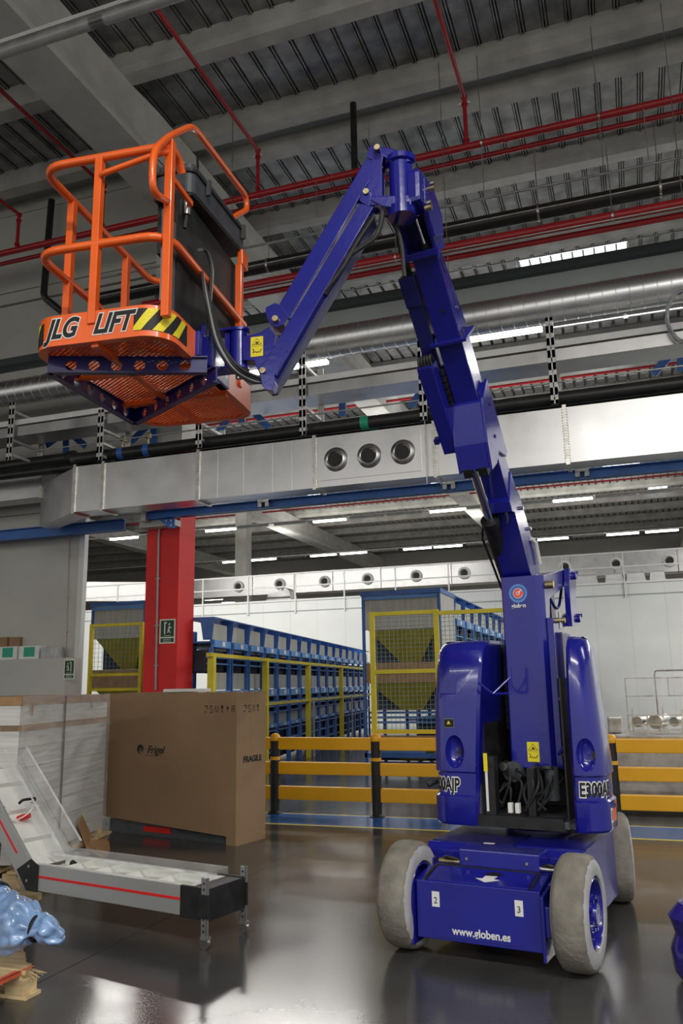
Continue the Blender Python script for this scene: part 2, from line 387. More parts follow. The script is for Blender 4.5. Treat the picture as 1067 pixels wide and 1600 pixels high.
for px in (412, 702, 912):
    p = UY(px, 770, 11.14); b = MB(); b.box(p[0]-.09, p[0]-.03, 11.12, 11.2, BZ0+.02, BZ1+.0); b.box(p[0]+.03, p[0]+.09, 11.12, 11.2, BZ0+.02, BZ1); b.box(p[0]-.09, p[0]+.09, 11.11, 11.2, BZ1-.04, BZ1+.01)
    b.build('beam_clamp', 'galv_dull', sb)
sl = MB(); sl.box(-46, -8.0, 11.72, 11.75, BZ0-.02, BZ1+.04); sl.box(-46, -8.0, 11.66, 11.8, BZ1+.03, BZ1+.045); sl.box(-46, -8.0, 11.66, 11.8, BZ0-.02, BZ0-.005)
tag(sl.build('blue_beam', 'steel_blue'), 'blue steel beam below the square duct at the left wall', 'beam')
# blue truss frames standing on the beam, behind the black pipes
def truss(pxs, lab):
    r = empty('truss_support'); tag(r, lab, 'support', 'blue truss supports behind the pipes')
    for (x0, y0, x1, y1) in pxs:
        a = UY(x0, y0, 11.4); b2 = UY(x1, y1, 11.4); MB().bar(a, b2, .11, .03, up=(0, 1, 0)).build('brace', 'steel_blue', r)
truss([(103, 675, 103, 712), (72, 696, 98, 678), (108, 676, 134, 697)], 'blue truss support of two braces behind the pipes at the far left')
truss([(240, 662, 240, 695), (205, 690, 236, 660)], 'blue truss support behind the pipes under the orange basket')
truss([(378, 630, 378, 660), (338, 680, 366, 640), (388, 635, 420, 668)], 'blue truss support right of the basket behind the pipes')
truss([(535, 620, 535, 650), (640, 636, 662, 608)], 'blue truss support left of the boom behind the pipes')
truss([(1020, 585, 1052, 549), (1064, 545, 1064, 580)], 'blue truss support at the right edge behind the pipes')

# ---- round spiral duct
RZ = (UY(906, 471, 10.95)[2]+UY(569, 526, 10.95)[2])/2
def spiral(x0, x1, y, z, r):
    prof = []; x = x0; k = 0
    while x < x1:
        prof += [(r, x-x0), (r, x-x0+.155), (r+.008, x-x0+.160), (r+.008, x-x0+.168), (r, x-x0+.172)]; x += .172
    return MB().lathe(prof, (x0, y, z), (1, 0, 0), 40).build('round_duct', 'spiral', smooth=True)
rd = tag(spiral(-16, 9, 10.95, RZ, .225), 'large round spiral ventilation duct of shiny galvanised steel', 'duct')
for px in (360, 705, 1090):
    X = UY(px, 520, 10.95)[0]; MB().lathe([(.225, 0), (.24, 0), (.24, .05), (.225, .05)], (X, 10.95, RZ), (1, 0, 0), 40).build('collar', 'galv', rd, smooth=True)
    MB().cyl((X, 10.95, RZ+.2), (X, 10.95, 11.0), .006, 6).build('hanger_rod', 'steel', rd)

# ---- rectangular duct with seams, nozzles
YD = 10.5; ZT, ZB = 5.05, 4.315
sd = empty('square_duct'); tag(sd, 'long rectangular galvanised air duct with round nozzles under the black pipes', 'duct')
seams = [118, 162, 310, 492, 681, 889, 1100]
xs = [UY(p, 740, YD)[0] for p in seams]
for i in range(len(xs)-1):
    MB().box(xs[i], xs[i+1], YD, YD+.37, ZB, ZT).build('duct_section', 'galv', sd)
MB().box(xs[-1], xs[-1]+6, YD, YD+.37, ZB, ZT).build('duct_section', 'galv', sd)
YL = 11.25; xl = UY(66, 745, YL)[0]
MB().pz([(xs[0], YD), (xs[0], YD+.37), (xl, YL+.37), (xl, YL)], ZB, ZT).build('duct_section', 'galv', sd)
zt2, zb2 = UY(66, 713, YL)[2], UY(66, 776, YL)[2]
MB().box(-20, xl, YL, YL+.37, zb2, zt2).build('duct_section', 'galv', sd)
for i, x in enumerate(xs[:-1]):
    b = MB(); b.box(x-.025, x+.025, YD-.03, YD+.39, ZB-.03, ZB); b.box(x-.025, x+.025, YD-.03, YD+.39, ZT, ZT+.03); b.box(x-.025, x+.025, YD-.03, YD, ZB, ZT)
    for j in range(20): b.box(x-.035, x+.035, YD-.034, YD-.03, ZB+.02+j*.036, ZB+.035+j*.036)
    b.build('duct_flange', 'steel', sd)
b = MB(); b.box(xl-.02, xl+.02, YL-.03, YL+.37, zb2-.03, zb2); b.box(xl-.02, xl+.02, YL-.03, YL, zb2, zt2+.02); b.build('duct_flange', 'steel', sd)
npl = MB().box(UY(500, 720, YD)[0], UY(659, 720, YD)[0], YD-.012, YD, ZB+.09, ZT-.06).build('nozzle_plate', 'galv', sd)
for px in (525, 577, 630):
    p = UY(px, 708, YD-.01); z = 4.69
    r0 = .175
    o = MB().lathe([(r0, 0), (r0*.97, .03), (r0*.86, .055), (r0*.70, .065), (r0*.62, .05), (r0*.60, -.1), (.0001, -.1)], (p[0], YD-.012, z), (0, -1, 0), 32).build('air_nozzle', 'galv', sd, smooth=True)
    MB().lathe([(r0*.60, .0), (r0*.56, .03), (r0*.56, -.08), (.0001, -.08)], (p[0]+.01, YD-.01, z-.005), (0, -1, 0), 24).build('throat_shade', 'black', o, smooth=True); MB().lathe([(r0*.62, .045), (.0001, .045)], (p[0]-.012, YD-.012, z-.012), (0, -1, 0), 24).build('opening_shade', 'black', o)  # black liner and disc colour in the shade of the nozzle hole
for px in (735, 790, 845, 940, 990, 340, 380, 425, 455):
    p = UY(px, 700, YD)[0]; MB().box(p, p+.008, YD-.004, YD, ZB+.01, ZT-.01).build('fold', 'galv', sd)
for px in (665,):
    p = UY(px, 700, YD-.05)[0]; MB().cyl((p, YD-.05, ZB-.1), (p, YD-.05, 5.4), .007, 6).build('hanger_rod', 'steel', sd)

# ---- slotted strut hangers with arms
def hanger(px, ytop, ybot, lab, Y=10.42, arms=(.1, .35, .62, .85), depth=.75):
    a = UY(px, ytop, Y); b2 = UY(px, ybot, Y); x = (a[0]+b2[0])/2; z0, z1 = max(5.09, b2[2]), a[2]
    r = empty('pipe_hanger', loc=(x, Y, z0)); tag(r, lab, 'hanger', 'slotted strut hangers carrying pipes and tray')
    b = MB(); n = int((z1-z0)/.15); w = .048
    b.box(-w, -w+.039, 0, .03, 0, z1-z0); b.box(w-.039, w, 0, .03, 0, z1-z0)
    for i in range(n+1):
        z = (z1-z0)*i/n; b.box(-w, w, 0, .004, max(0, z-.052), min(z1-z0, z+.052))
    b.build('slotted_strut', 'zinc', r)
    b = MB(); b.box(-w, -w+.018, depth, depth+.03, 0, z1-z0); b.box(w-.018, w, depth, depth+.03, 0, z1-z0); b.box(-w, w, depth+.02, depth+.03, 0, z1-z0)
    b.build('slotted_strut', 'zinc', r)
    for f in arms: MB().box(-.02, .02, .02, depth, (z1-z0)*f-.02, (z1-z0)*f+.02).build('arm', 'zinc', r)
    return r
hanger(862, 495, 634, 'slotted steel pipe hanger right of the blue boom')
hanger(472, 548, 681, 'slotted steel pipe hanger between the jib and the boom')
hanger(659, 520, 660, 'slotted steel pipe hanger just left of the blue boom', arms=(.3, .8))
hanger(310, 650, 703, 'slotted steel pipe hanger below the right end of the basket', arms=(.3, .8))
hanger(156, 640, 724, 'slotted steel pipe hanger below the middle of the basket')
hanger(16, 629, 718, 'slotted steel pipe hanger at the left edge of the picture')
# cable tray (bright channel) carried by the hangers
tr = MB(); X0, X1 = UY(430, 600, 10.55)[0], 9
zt, zb = 5.86, 5.71
tr.box(X0-9, X1, 10.50, 10.512, zb, zt); tr.box(X0-9, X1, 10.50, 11.0, zb-.012, zb); tr.box(X0-9, X1, 10.98, 10.992, zb, zt+.15)
trk = tr.build('cable_tray', 'galv'); tag(trk, 'long bright galvanised cable tray running between the two ducts', 'cable tray')
MB().box(X0-9, X1, 10.52, 10.9, zt+.04, zt+.13).build('tray_cover', 'white', trk)
# big black pipes above the square duct
def pipe(name, pts, r, mat, lab, cat, group=None, n=14, rad=.12):
    o = MB().tube(smooth_path(pts, rad), r, n).build(name, mat, smooth=True); tag(o, lab, cat, group); return o
zq = 5.23
xa, xb_ = UY(105, 690, 10.8)[0], UY(150, 700, 10.65)[0]
pb = pipe('black_pipe', [(-14, 11.0, 5.38), (xa, 11.0, 5.38), (xa+.28, 10.66, zq), (9, 10.66, zq)], .095, 'black_pipe', 'thick black pipe on the square duct with an offset elbow at the left', 'pipe', 'black pipes on the square duct')
MB().tube([(xa-.1, 11.0, 5.38), (xa+.02, 10.98, 5.375)], .115, 14).build('pipe_coupling', 'black', pb, smooth=True)
pb2 = pipe('black_pipe', [(-14, 10.88, 5.17), (9, 10.88, 5.17)], .075, 'black_pipe', 'second black pipe lying behind the thick one on the duct', 'pipe', 'black pipes on the square duct')
pipe('conduit', [(-9, 10.55, 5.42), (9, 10.55, 5.42)], .012, 'steel', 'thin bright conduit running above the black pipes', 'conduit')
for px, py, yy in ((571, 656, 10.66), (587, 667, 10.88)):
    p = UY(px, py, yy); MB().tube([(p[0]-.06, yy, zq if yy < 10.8 else 5.17), (p[0]+.06, yy, zq if yy < 10.8 else 5.17)], .098 if yy < 10.8 else .088, 14).build('green_band', 'green_tag', pb if yy < 10.8 else pb2, smooth=True)
for px in (191, 231):
    p = UY(px, 705, 10.66); v = empty('pipe_valve'); tag(v, 'small brass valve on the black pipe under the basket, %s one' % ('left' if px == 191 else 'right'), 'valve', 'valves under the basket')
    MB().tube([(p[0]-.05, 10.66, zq), (p[0]+.05, 10.66, zq)], .099, 14).build('saddle', 'steel_blue', v, smooth=True)
    MB().cyl((p[0], 10.66, zq+.05), (p[0], 10.66, zq+.22), .018, 8).build('stem', 'brass', v, smooth=True)
    MB().lathe([(.001, .19), (.045, .2), (.05, .24), (.03, .28), (.001, .29)], (p[0], 10.66, zq), (0, 0, 1), 12).build('valve_head', 'brass', v, smooth=True)

# ---- red sprinkler pipes, upper black pipe
rp1 = pipe('red_main_pipe', [(-16, 11.02, 9.48), (9, 11.02, 9.48)], .057, 'red_pipe', 'upper red sprinkler main running below the purlins', 'pipe', 'red sprinkler mains')
rp2 = pipe('red_main_pipe', [(-16, 11.3, 9.46), (9, 11.3, 9.46)], .04, 'red_pipe', 'thinner red pipe just behind the upper red main', 'pipe', 'red sprinkler mains')
rp3 = pipe('red_main_pipe', [(-7.3, 11.0, 7.88), (9, 11.0, 7.88)], .072, 'red_pipe', 'lower red sprinkler main in front of the fascia', 'pipe', 'red sprinkler mains')
rp4 = pipe('red_main_pipe', [(-7.3, 11.2, 7.82), (9, 11.2, 7.82)], .045, 'red_pipe', 'thinner red pipe behind the lower red main', 'pipe', 'red sprinkler mains')
pipe('conduit', [(-7.3, 10.9, 7.78), (9, 10.9, 7.78)], .012, 'steel', 'thin steel rod under the lower red main', 'conduit')
for x in (-6.2, -5.2, -4.0, -2.6, -1.2, .4):
    MB().lathe([(.062, 0), (.066, .005), (.066, .05), (.062, .055)], (x, 11.02, 9.48), (1, 0, 0), 14).build('coupling', 'red_pipe', rp1, smooth=True)
def clampring(parent, x, y, z, r, name='pipe_clamp'):
    MB().lathe([(r+.002, -.015), (r+.012, -.015), (r+.012, .015), (r+.002, .015)], (x, y, z), (1, 0, 0), 18).build(name, 'steel', parent, smooth=True)
    MB().cyl((x, y, z+r), (x, y, z+1.1 if z < 9 else ZP), .007, 6).build('hanger_rod', 'steel', parent)
for px in (935, 750): clampring(rp1, UY(px, 180, 11.02)[0], 11.02, 9.48, .057)
for px in (957, 617): clampring(rp3, UY(px, 340, 11.0)[0], 11.0, 7.88, .072)
for k, (px, pyt) in enumerate(((403, 235), (725, 152), (162, 290), (30, 335))):
    p = UY(px, pyt, 11.02); zt_ = p[2]
    r = pipe('sprinkler_branch', [(p[0], 11.02, 9.5), (p[0], 11.02, zt_), (p[0], -6, zt_)], .032, 'red_pipe',
             ('red sprinkler branch dropping to the main just right of the basket', 'red sprinkler branch above the boom head', 'red sprinkler branch behind the basket rails', 'red sprinkler branch at the left edge of the roof')[k], 'pipe', 'red sprinkler branches', n=10, rad=.04)
    for z in (zt_-.02, zt_-.14, 9.58): MB().lathe([(.034, 0), (.05, .0), (.05, .035), (.034, .035)], (p[0], 11.02, z), (0, 0, 1), 12).build('coupling', 'red_pipe', r, smooth=True)
    MB().cyl((p[0]-.09, 11.02, zt_-.1), (p[0]+.09, 11.02, zt_-.1), .012, 8).build('bolt', 'steel', r)
ub = pipe('black_pipe', [(-8.5, 11.3, 8.34), (9, 11.3, 8.34)], .115, 'black_pipe', 'thick black pipe hanging between the two red mains', 'pipe')
pipe('conduit', [(-8.5, 11.1, 8.62), (9, 11.1, 8.62)], .02, 'galv_dull', 'grey conduit rail just above the upper black pipe', 'conduit')
pipe('conduit', [(-8.5, 11.0, 8.22), (9, 11.0, 8.22)], .010, 'steel', 'thin bright rod just below the upper black pipe', 'conduit')
for px in (841, 1035, 420, 640): clampring(ub, UY(px, 330, 11.3)[0], 11.3, 8.34, .115)
bp_ = pipe('drain_pipe', [(-10.0, 11.8, 10.95), (-10.05, 11.8, 8.92), (-9.75, 11.97, 8.64)], .065, 'black_pipe', 'black vertical drain pipe on the wall behind the basket', 'pipe', rad=.1)
pipe('drain_pipe', [(-3.62, 11.3, 10.95), (-3.62, 11.3, 8.34)], .055, 'black_pipe', 'black vertical pipe dropping behind the boom head', 'pipe')
for px, y0_, y1_ in ((927, 90, 260), (752, 230, 330), (576, 190, 220), (1005, 170, 250), (494, 285, 340)):
    p = UY(px, y0_, 10.9); q = UY(px+6, y1_, 10.9); tag(MB().cyl(p, (p[0], 10.9, q[2]), .006, 6).build('hanging_wire', 'galv_dull'), 'thin steel hanging wire below the roof at %s' % {927: 'the upper right', 752: 'the middle right', 576: 'the boom head', 1005: 'the right of the upper red main', 494: 'the left of the jib'}[px], 'wire', 'thin hanging wires')

# ---- coil of grey cable at the right edge
cc = UY(1067, 495, 10.4); cb = empty('cable_coil', loc=(cc[0]+.04, 10.4, cc[2])); tag(cb, 'coil of grey cable hanging on the cable tray at the right edge', 'cable')
for k in range(7):
    rr_ = .22+.02*random.uniform(-1, 1); pts = [(rr_*1.0*math.cos(a), .03*random.uniform(-1, 1)+.02*math.sin(a), rr_*1.55*math.sin(a)+random.uniform(-.01, .01)) for a in [i*2*math.pi/28 for i in range(28)]]
    MB().tube(pts, .011, 7, closed=True).build('cable_loop', 'cable_grey', cb, smooth=True)

# ---- fluorescent lamps
def lamp(x, y, z, on, lab, group, L=1.5, proto={}):
    key = (on,)
    r = empty('fluorescent_lamp', loc=(x, y, z)); tag(r, lab, 'lamp', group)
    if key not in proto:
        b = MB(); b.box(-L/2, L/2, -.065, .065, 0, .05); h = b.build('lamp_housing', 'galv_dull', r, bevel=.01)
        d = MB().px(arc(0, 0, .062 if not on else .085, 180, 360, 10), -L/2+.015, L/2-.015).build('diffuser', 'lamp_on' if on else 'lamp_off', r, smooth=True)
        proto[key] = (h.data, d.data)
    else:
        for nm, me in zip(('lamp_housing', 'diffuser'), proto[key]):
            o = bpy.data.objects.new(nm, me); COL.objects.link(o); o.parent = r
    return r
def rail(y, z, x0, x1, lab):
    tag(MB().box(x0, x1, y-.03, y+.03, z+.05, z+.10).build('lamp_rail', 'white'), lab, 'rail', 'lamp rails')
rail(6.15, 8.5, -12, 6, 'white lamp rail crossing the roof at the upper left corner')
for px, t in ((75, 'unlit fluorescent lamp at the upper left corner of the picture'), (243, 'unlit fluorescent lamp cut by the top edge, right of the corner lamp')):
    p = UZ(px, {75: 55, 243: 8}[px], 8.5); lamp(p[0], 6.15, 8.45, False, t, 'unlit lamps of the near hall')
rail(15.65, 8.44, -14, 8, 'lamp rail beyond the fascia')
for px, on, t in ((787, True, 'lit lamp right of the boom above the cable tray'), (918, False, 'unlit lamp right of the lit one above the cable tray'), (1040, False, 'unlit lamp above the cable tray near the cable coil'), (462, True, 'lit lamp seen just right of the jib tip'), (370, True, 'lit lamp hidden behind the jib mounting')):
    p = UY(px, 1066-(1066-500)*1.0, 15.65); lamp(p[0], 15.65, 8.44, on, t, 'lamps beyond the fascia')
rail(32.35, 8.5, -34, 8, 'nearer lamp rail in the far hall'); rail(41.2, 8.5, -34, 8, 'farther lamp rail in the far hall')
def word(i, n, a='leftmost', z='rightmost'):
    return [a, 'second', 'third', 'fourth', 'fifth', 'sixth', 'seventh', 'eighth'][i]+(' from the left' if i else '')
L1 = [(195, 1), (275, 0), (345, 1), (395, 0), (453, 0), (515, 1), (573, 0), (632, 0), (700, 1), (758, 0), (836, 0), (897, 1), (965, 0), (1035, 0)]
i = 0; j = 0
for px, on in L1:
    x = UY(px, 810, 32.35)[0]
    if on: t = 'lit lamp on the nearer rail of the far hall, %s' % word(i, 5); i += 1
    else: t = 'unlit lamp on the nearer rail of the far hall, %s' % (word(j, 9) if j < 8 else ('ninth from the left' if j == 8 else 'the rightmost')); j += 1
    lamp(x, 32.35, 8.5, bool(on), t, 'lit lamps on the nearer rail' if on else 'unlit lamps on the nearer rail', 1.6)
L2 = [(367, 1), (412, 1), (505, 1), (552, 1), (652, 1), (700, 1), (865, 1), (975, 1), (1037, 1), (600, 0), (752, 0), (920, 0), (320, 0), (458, 0)]
i = 0; j = 0
for px, on in sorted(L2):
    x = UY(px, 860, 41.2)[0]
    if on: t = 'lit lamp on the farther rail of the far hall, %s' % (word(i, 9) if i < 8 else 'the rightmost'); i += 1
    else: t = 'unlit lamp on the farther rail of the far hall, %s' % word(j, 5); j += 1
    lamp(x, 41.2, 8.5, bool(on), t, 'lit lamps on the farther rail' if on else 'unlit lamps on the farther rail', 1.7)
for i, (px, py) in enumerate(((310, 932), (334, 936), (361, 941), (388, 945))):
    p = UY(px, py, 56+i*.01); lr_ = lamp(p[0], 56, p[2], True, 'far lit lamp above the white wall right of the red column, %s' % word(i, 4), 'distant lamps above the white wall', 1.9)
    MB().cyl((0, 0, .05), (0, 0, ZD-.02-p[2]), .02, 6).build('hanger_rod', 'steel', lr_)
# far skylights
for k, (x0, x1, Y) in enumerate(((925, 1005, 24.3), (950, 1010, 38.2), (475, 500, 38.2), (672, 730, 38.2), (588, 652, 24.3), (1020, 1050, 44))):
    a = UY(x0, 830, Y)[0]; c = UY(x1, 830, Y)[0]
    o = MB().box(a, c, Y, Y+1.3, ZD-.07, ZD-.03).build('window_%d' % (k+2), 'skylight'); struct(o); o['label'] = 'small bright skylight of the far hall'
    m = max(3, int((c-a)/.4))
    for q in range(1, m): MB().box(a+(c-a)*q/m-.02, a+(c-a)*q/m+.02, Y, Y+1.3, ZD-.1, ZD-.07).build('glazing_bar', 'wall_far', o)
# thin red pipes of the far hall
for k, y in enumerate((24, 27, 30, 34.5, 38)):
    tag(MB().cyl((-34, y, 10.4), (10, y, 10.4), .045, 8).build('red_branch_pipe', 'red_pipe', smooth=True), 'thin red sprinkler pipe of the far hall roof, %s' % ['nearest to the fascia', 'second nearest', 'just before the first lamp rail', 'just before the far column', 'farthest, before the second lamp rail'][k], 'pipe', 'red pipes of the far hall')
# far duct with nozzles
fd = empty('far_duct'); tag(fd, 'long bright rectangular duct with nozzles high in the far hall', 'duct')
xs = [UY(p, 880, 35)[0] for p in (235, 300, 395, 460, 520, 595, 705, 832, 892, 960, 1060)]+[9]
for i in range(len(xs)-1): MB().box(xs[i], xs[i+1]-.03, 35, 35.9, 5.78, 6.72).build('duct_section', 'galv', fd)
X = xs[0]; MB().pz([(X-.03, 35), (X-.03, 35.9), (X-4, 33.9), (X-4, 32.8)], 5.78, 6.72).build('duct_section', 'galv', fd)
MB().box(X-12, X-4.03, 32.8, 33.7, 5.78, 6.72).build('duct_section', 'galv', fd)
for px in (373, 437, 507, 574, 650, 725, 883, 963, 1047):
    p = UY(px, 890, 34.97); o = MB().lathe([(.27, 0), (.26, .08), (.17, .12), (.13, .02), (.001, .02)], (p[0], 34.99, 6.22), (0, -1, 0), 16).build('air_nozzle', 'wall_far', fd, smooth=True)
    MB().lathe([(.15, .0), (.13, .14), (.001, .135)], (p[0]+.03, 34.97, 6.2), (0, -1, 0), 14).build('throat_shade', 'black', o, smooth=True)  # black plug painted as the shade inside the far nozzle
struct(MB().box(-40, 16, 30.2, 34.2, 4.80, 4.90).build('mezzanine_floor', 'wall_far'))['label'] = 'white roof slab of the mezzanine room'
# railing on the mezzanine
rl = empty('mezzanine_railing'); tag(rl, 'thin white guard railing on top of the white mezzanine wall', 'railing')
for z in (5.45, 5.95): MB().bar((-36, 30.0, z), (14, 30.0, z), .045).build('handrail', 'wall_far', rl)
x = -35
while x < 14: MB().bar((x, 29.95, 4.4), (x, 29.95, 5.95), .045).build('post', 'wall_far', rl); x += 2.05
# foil bundles lying on the mezzanine
random.seed(11)
for k, (x0, x1) in enumerate(((898, 935), (945, 975), (978, 1010), (1014, 1040), (835, 862), (420, 460))):
    a = UY(x0, 905, 31)[0]; c = UY(x1, 905, 31)[0]; b = MB(); n = 9
    base = [(a+(c-a)*i/n, 4.93+ (0 if i in (0, n) else random.uniform(.35, .6))) for i in range(n+1)]
    b.py([(a, 4.9)]+base+[(c, 4.9)], 30.7, 31.4)
    tag(b.build('foil_bundle', 'galv'), 'silver wrapped bundle on the mezzanine, %s' % word(k, 6) if k < 4 else ('silver wrapped bundle on the mezzanine behind the boom' if k == 4 else 'silver wrapped bundle on the mezzanine near the far column'), 'bundle', 'foil bundles on the mezzanine')
# ================================================================== the blue boom lift
MF = Frame((-.89, 6.14), -9.0)
lift = empty('boom_lift', MF); tag(lift, 'royal blue articulated boom lift with raised arm and orange basket on grey tyres', 'boom lift')
JOw = MF.wor((.095, -1.85, 0)); JF = Frame((JOw[0], JOw[1]), 6.0)
def fJ(v): return MF.loc(JF.wor(v))
CB, SB, KB = math.cos(R(48.7)), math.sin(R(48.7)), .946
def fB(v): x, s, t = v; return (.0994+KB*x, -1.550+KB*(s*CB+t*SB), 4.211+KB*(-s*SB+t*CB))
def tf(mb, fn): mb.v = [tuple(fn(v)) for v in mb.v]; return mb
def cutwith(o, cutters):
    for c in cutters:
        m = o.modifiers.new('cut', 'BOOLEAN'); m.object = c; m.solver = 'EXACT'
    bpy.context.view_layer.update(); dg = bpy.context.evaluated_depsgraph_get()
    me = bpy.data.meshes.new_from_object(o.evaluated_get(dg)); o.modifiers.clear(); me.materials.clear(); me.materials.append(o.data.materials[0]); o.data = me
    for c in cutters: bpy.data.objects.remove(c)
    for p in me.polygons: p.use_smooth = True
    try: me.set_sharp_from_angle(angle=R(38))
    except Exception: pass
class Path:                                                   # plan outline that flat graphics are wrapped round
    def __init__(s, pts): s.p = [Vector((a, b, 0)) for a, b in pts]
    def at(s, d, off):
        p = s.p; i = 0
        while i < len(p)-2 and d > (p[i+1]-p[i]).length: d -= (p[i+1]-p[i]).length; i += 1
        t = (p[i+1]-p[i]).normalized(); nr = Vector((t.y, -t.x, 0)); q = p[i]+t*d+nr*off; return q.x, q.y
def wrapmesh(me, path, s0, z0, fn=None):
    for v in me.vertices:
        x, y = path.at(s0+v.co.x, v.co.z+.0015); q = (x, y, z0+v.co.y); v.co = fn(q) if fn else q
def wraptext(body, size, mat, parent, path, s0, z0, fn=None, shear=0, offset=0, lift_=0, sx=1):
    cu = bpy.data.curves.new('t', 'FONT'); cu.body = body; cu.size = size; cu.shear = shear; cu.offset = offset; cu.extrude = .0008; cu.align_x = 'LEFT'; cu.align_y = 'CENTER'
    t = bpy.data.objects.new('tmp', cu); me = bpy.data.meshes.new_from_object(t); bpy.data.objects.remove(t)
    for v in me.vertices: v.co.x *= sx; v.co.z += lift_
    wrapmesh(me, path, s0, z0, fn); me.materials.clear(); me.materials.append(MATS[mat]); me.name = 'lettering'
    o = bpy.data.objects.new('lettering', me); COL.objects.link(o); o.parent = parent; return o

# ---- chassis
cx = .075
ch = MB(); ch.px([(-.56, .13), (.42, .13), (.42, .55), (.40, .57), (-.52, .57), (-.56, .53)], cx-.52, cx+.50)
chs = ch.build('chassis', 'blue', lift, bevel=.006)
MB().px([(.42, .2), (1.06, .2), (1.10, .30), (1.10, .50), (1.05, .55), (.42, .55)], cx-.34, cx+.34).build('rear_body', 'blue', lift, bevel=.006)
MB().box(cx-.50, cx+.05, -.50, .30, .57, .578).build('cover_plate', 'dark_blue', chs)
MB().box(cx+.08, cx+.51, -.50, .30, .57, .580).build('cover_plate', 'blue', chs)
# front axle box with sloped lid
fx0, fx1 = -.335, .425
fbx = MB().px([(-1.0, .11), (-.62, .11), (-.62, .48), (-.80, .475), (-1.0, .43)], fx0, fx1).build('axle_box', 'blue', lift, bevel=.004)
MB().px([(-.985, .433), (-.805, .476), (-.805, .484), (-.985, .441)], fx0+.07, fx1-.07).build('lid', 'blue', fbx)
for x in (fx0+.05, fx1-.06): MB().px([(-.99, .436), (-.80, .478), (-.80, .490), (-.99, .450)], x, x+.014).build('rubber_strip', 'black', fbx)
MB().box(fx0+.06, fx1-.06, -.80, -.785, .478, .490).build('rubber_strip', 'black', fbx)
for x in (fx0-.03, fx1+.008):
    MB().px([(-1.03, .07), (-.62, .07), (-.62, .45), (-.80, .45), (-1.03, .41)], x, x+.018).build('side_plate', 'blue', fbx, bevel=.003)
for x in (fx0-.055, fx1+.026):
    MB().box(x, x+.03, -1.02, -.90, .20, .36).build('steering_lug', 'blue', fbx, bevel=.006)
MB().box(fx0+.12, fx1-.12, -1.006, -1.0, .13, .142).build('lower_lip', 'blue', fbx)
MB().box(fx0+.20, fx1-.055, -.78, -.58, .475, .585).build('step_block', 'blue', lift, bevel=.008)
for x in (fx0+.25, fx1-.13): MB().cyl((x, -.785, .53), (x, -.778, .53), .009, 8).build('bolt', 'steel', fbx, smooth=True)
MB().box(-.05, .02, -.56, -.53, .585, .587).build('label', 'white', fbx)
for (x0, x1, m, z, y) in ((-.30, -.10, 'brass', .49, -.70), (.36, .48, 'steel', .50, -.74)):
    MB().cyl((x0, y, z), (x1, y, z), .016, 10).build('tie_rod', m, lift, smooth=True)
    MB().tube(smooth_path([(x0, y+.05, z), (x0+.06, y-.02, z+.03), (x1, y+.02, z), (x1+.05, y+.1, z)], .03), .011, 8).build('hose', 'rubber', lift, smooth=True)
MB().box(-.42, fx0, -.70, -.62, .2, .5).build('axle_arm', 'dark_blue', lift); MB().box(fx1, .50, -.70, -.62, .2, .5).build('axle_arm', 'dark_blue', lift)
MB().cyl((-.40, -.85, .31), (.56, -.85, .31), .05, 16).build('axle', 'dark_blue', lift)
MB().cyl((-.45, .80, .31), (.5, .80, .31), .05, 16).build('axle', 'dark_blue', lift)
# printing on the front box
text('www.globen.es', .062, 'white', fbx, (fx0+.40, -1.002, .168), (1, 0, 0), (0, 0, 1), offset=.0012, sx=.93)
for x, s_ in ((fx0+.125, '2'), (fx1-.125, '3')):
    l = MB().box(x-.024, x+.024, -1.003, -1.0, .290, .375).build('label', 'white', fbx); text(s_, .05, 'dark_grey', l, (x, -1.0045, .325), (1, 0, 0), (0, 0, 1))
def onlid(u, v): y = -.985+v*.18; return (u, y, .443+(y+.985)*.24)
ar = MB(); pts = [(0, -.05), (.055, .015), (.028, .015), (.028, .04), (.06, .04), (0, .10), (-.06, .04), (-.028, .04), (-.028, .015), (-.055, .015)]
a0 = (-.01, .09); k = .9
P1 = [(0, .0), (.09, .035), (.045, .04), (.06, .075), (-.02, .07), (-.03, .038), (-.075, .035)]
ar.prism([(a0[0]+.10+x*k, (a0[1]-.985+y*k*1.2-.075)) for x, y in P1], lambda x, y: (x, y, .4435+(y+.985)*.24), lambda x, y: (x, y, .445+(y+.985)*.24)); ar.build('arrow_mark', 'white', fbx)
P2 = [(-.02, .07), (.06, .075), (.07, .095), (.105, .097), (.03, .125), (-.04, .095), (.0, .093)]
ar = MB(); ar.prism([(a0[0]+.10+x*k, (a0[1]-.985+y*k*1.2-.075)) for x, y in P2], lambda x, y: (x, y, .4435+(y+.985)*.24), lambda x, y: (x, y, .445+(y+.985)*.24)); ar.build('arrow_mark', 'ink', fbx)
xx_ = cx+.501
for (y0, z0, y1, z1, m) in ((-.42, .42, -.36, .47, 'orange'), (-.25, .22, -.14, .34, 'white')): MB().box(xx_, xx_+.002, y0, y1, z0, z1).build('label', m, chs)
MB().tube(smooth_path([(.52, .42, .57), (.45, .15, .60), (.38, -.05, .60)], .1), .012, 8).build('hose', 'rubber', lift, smooth=True)
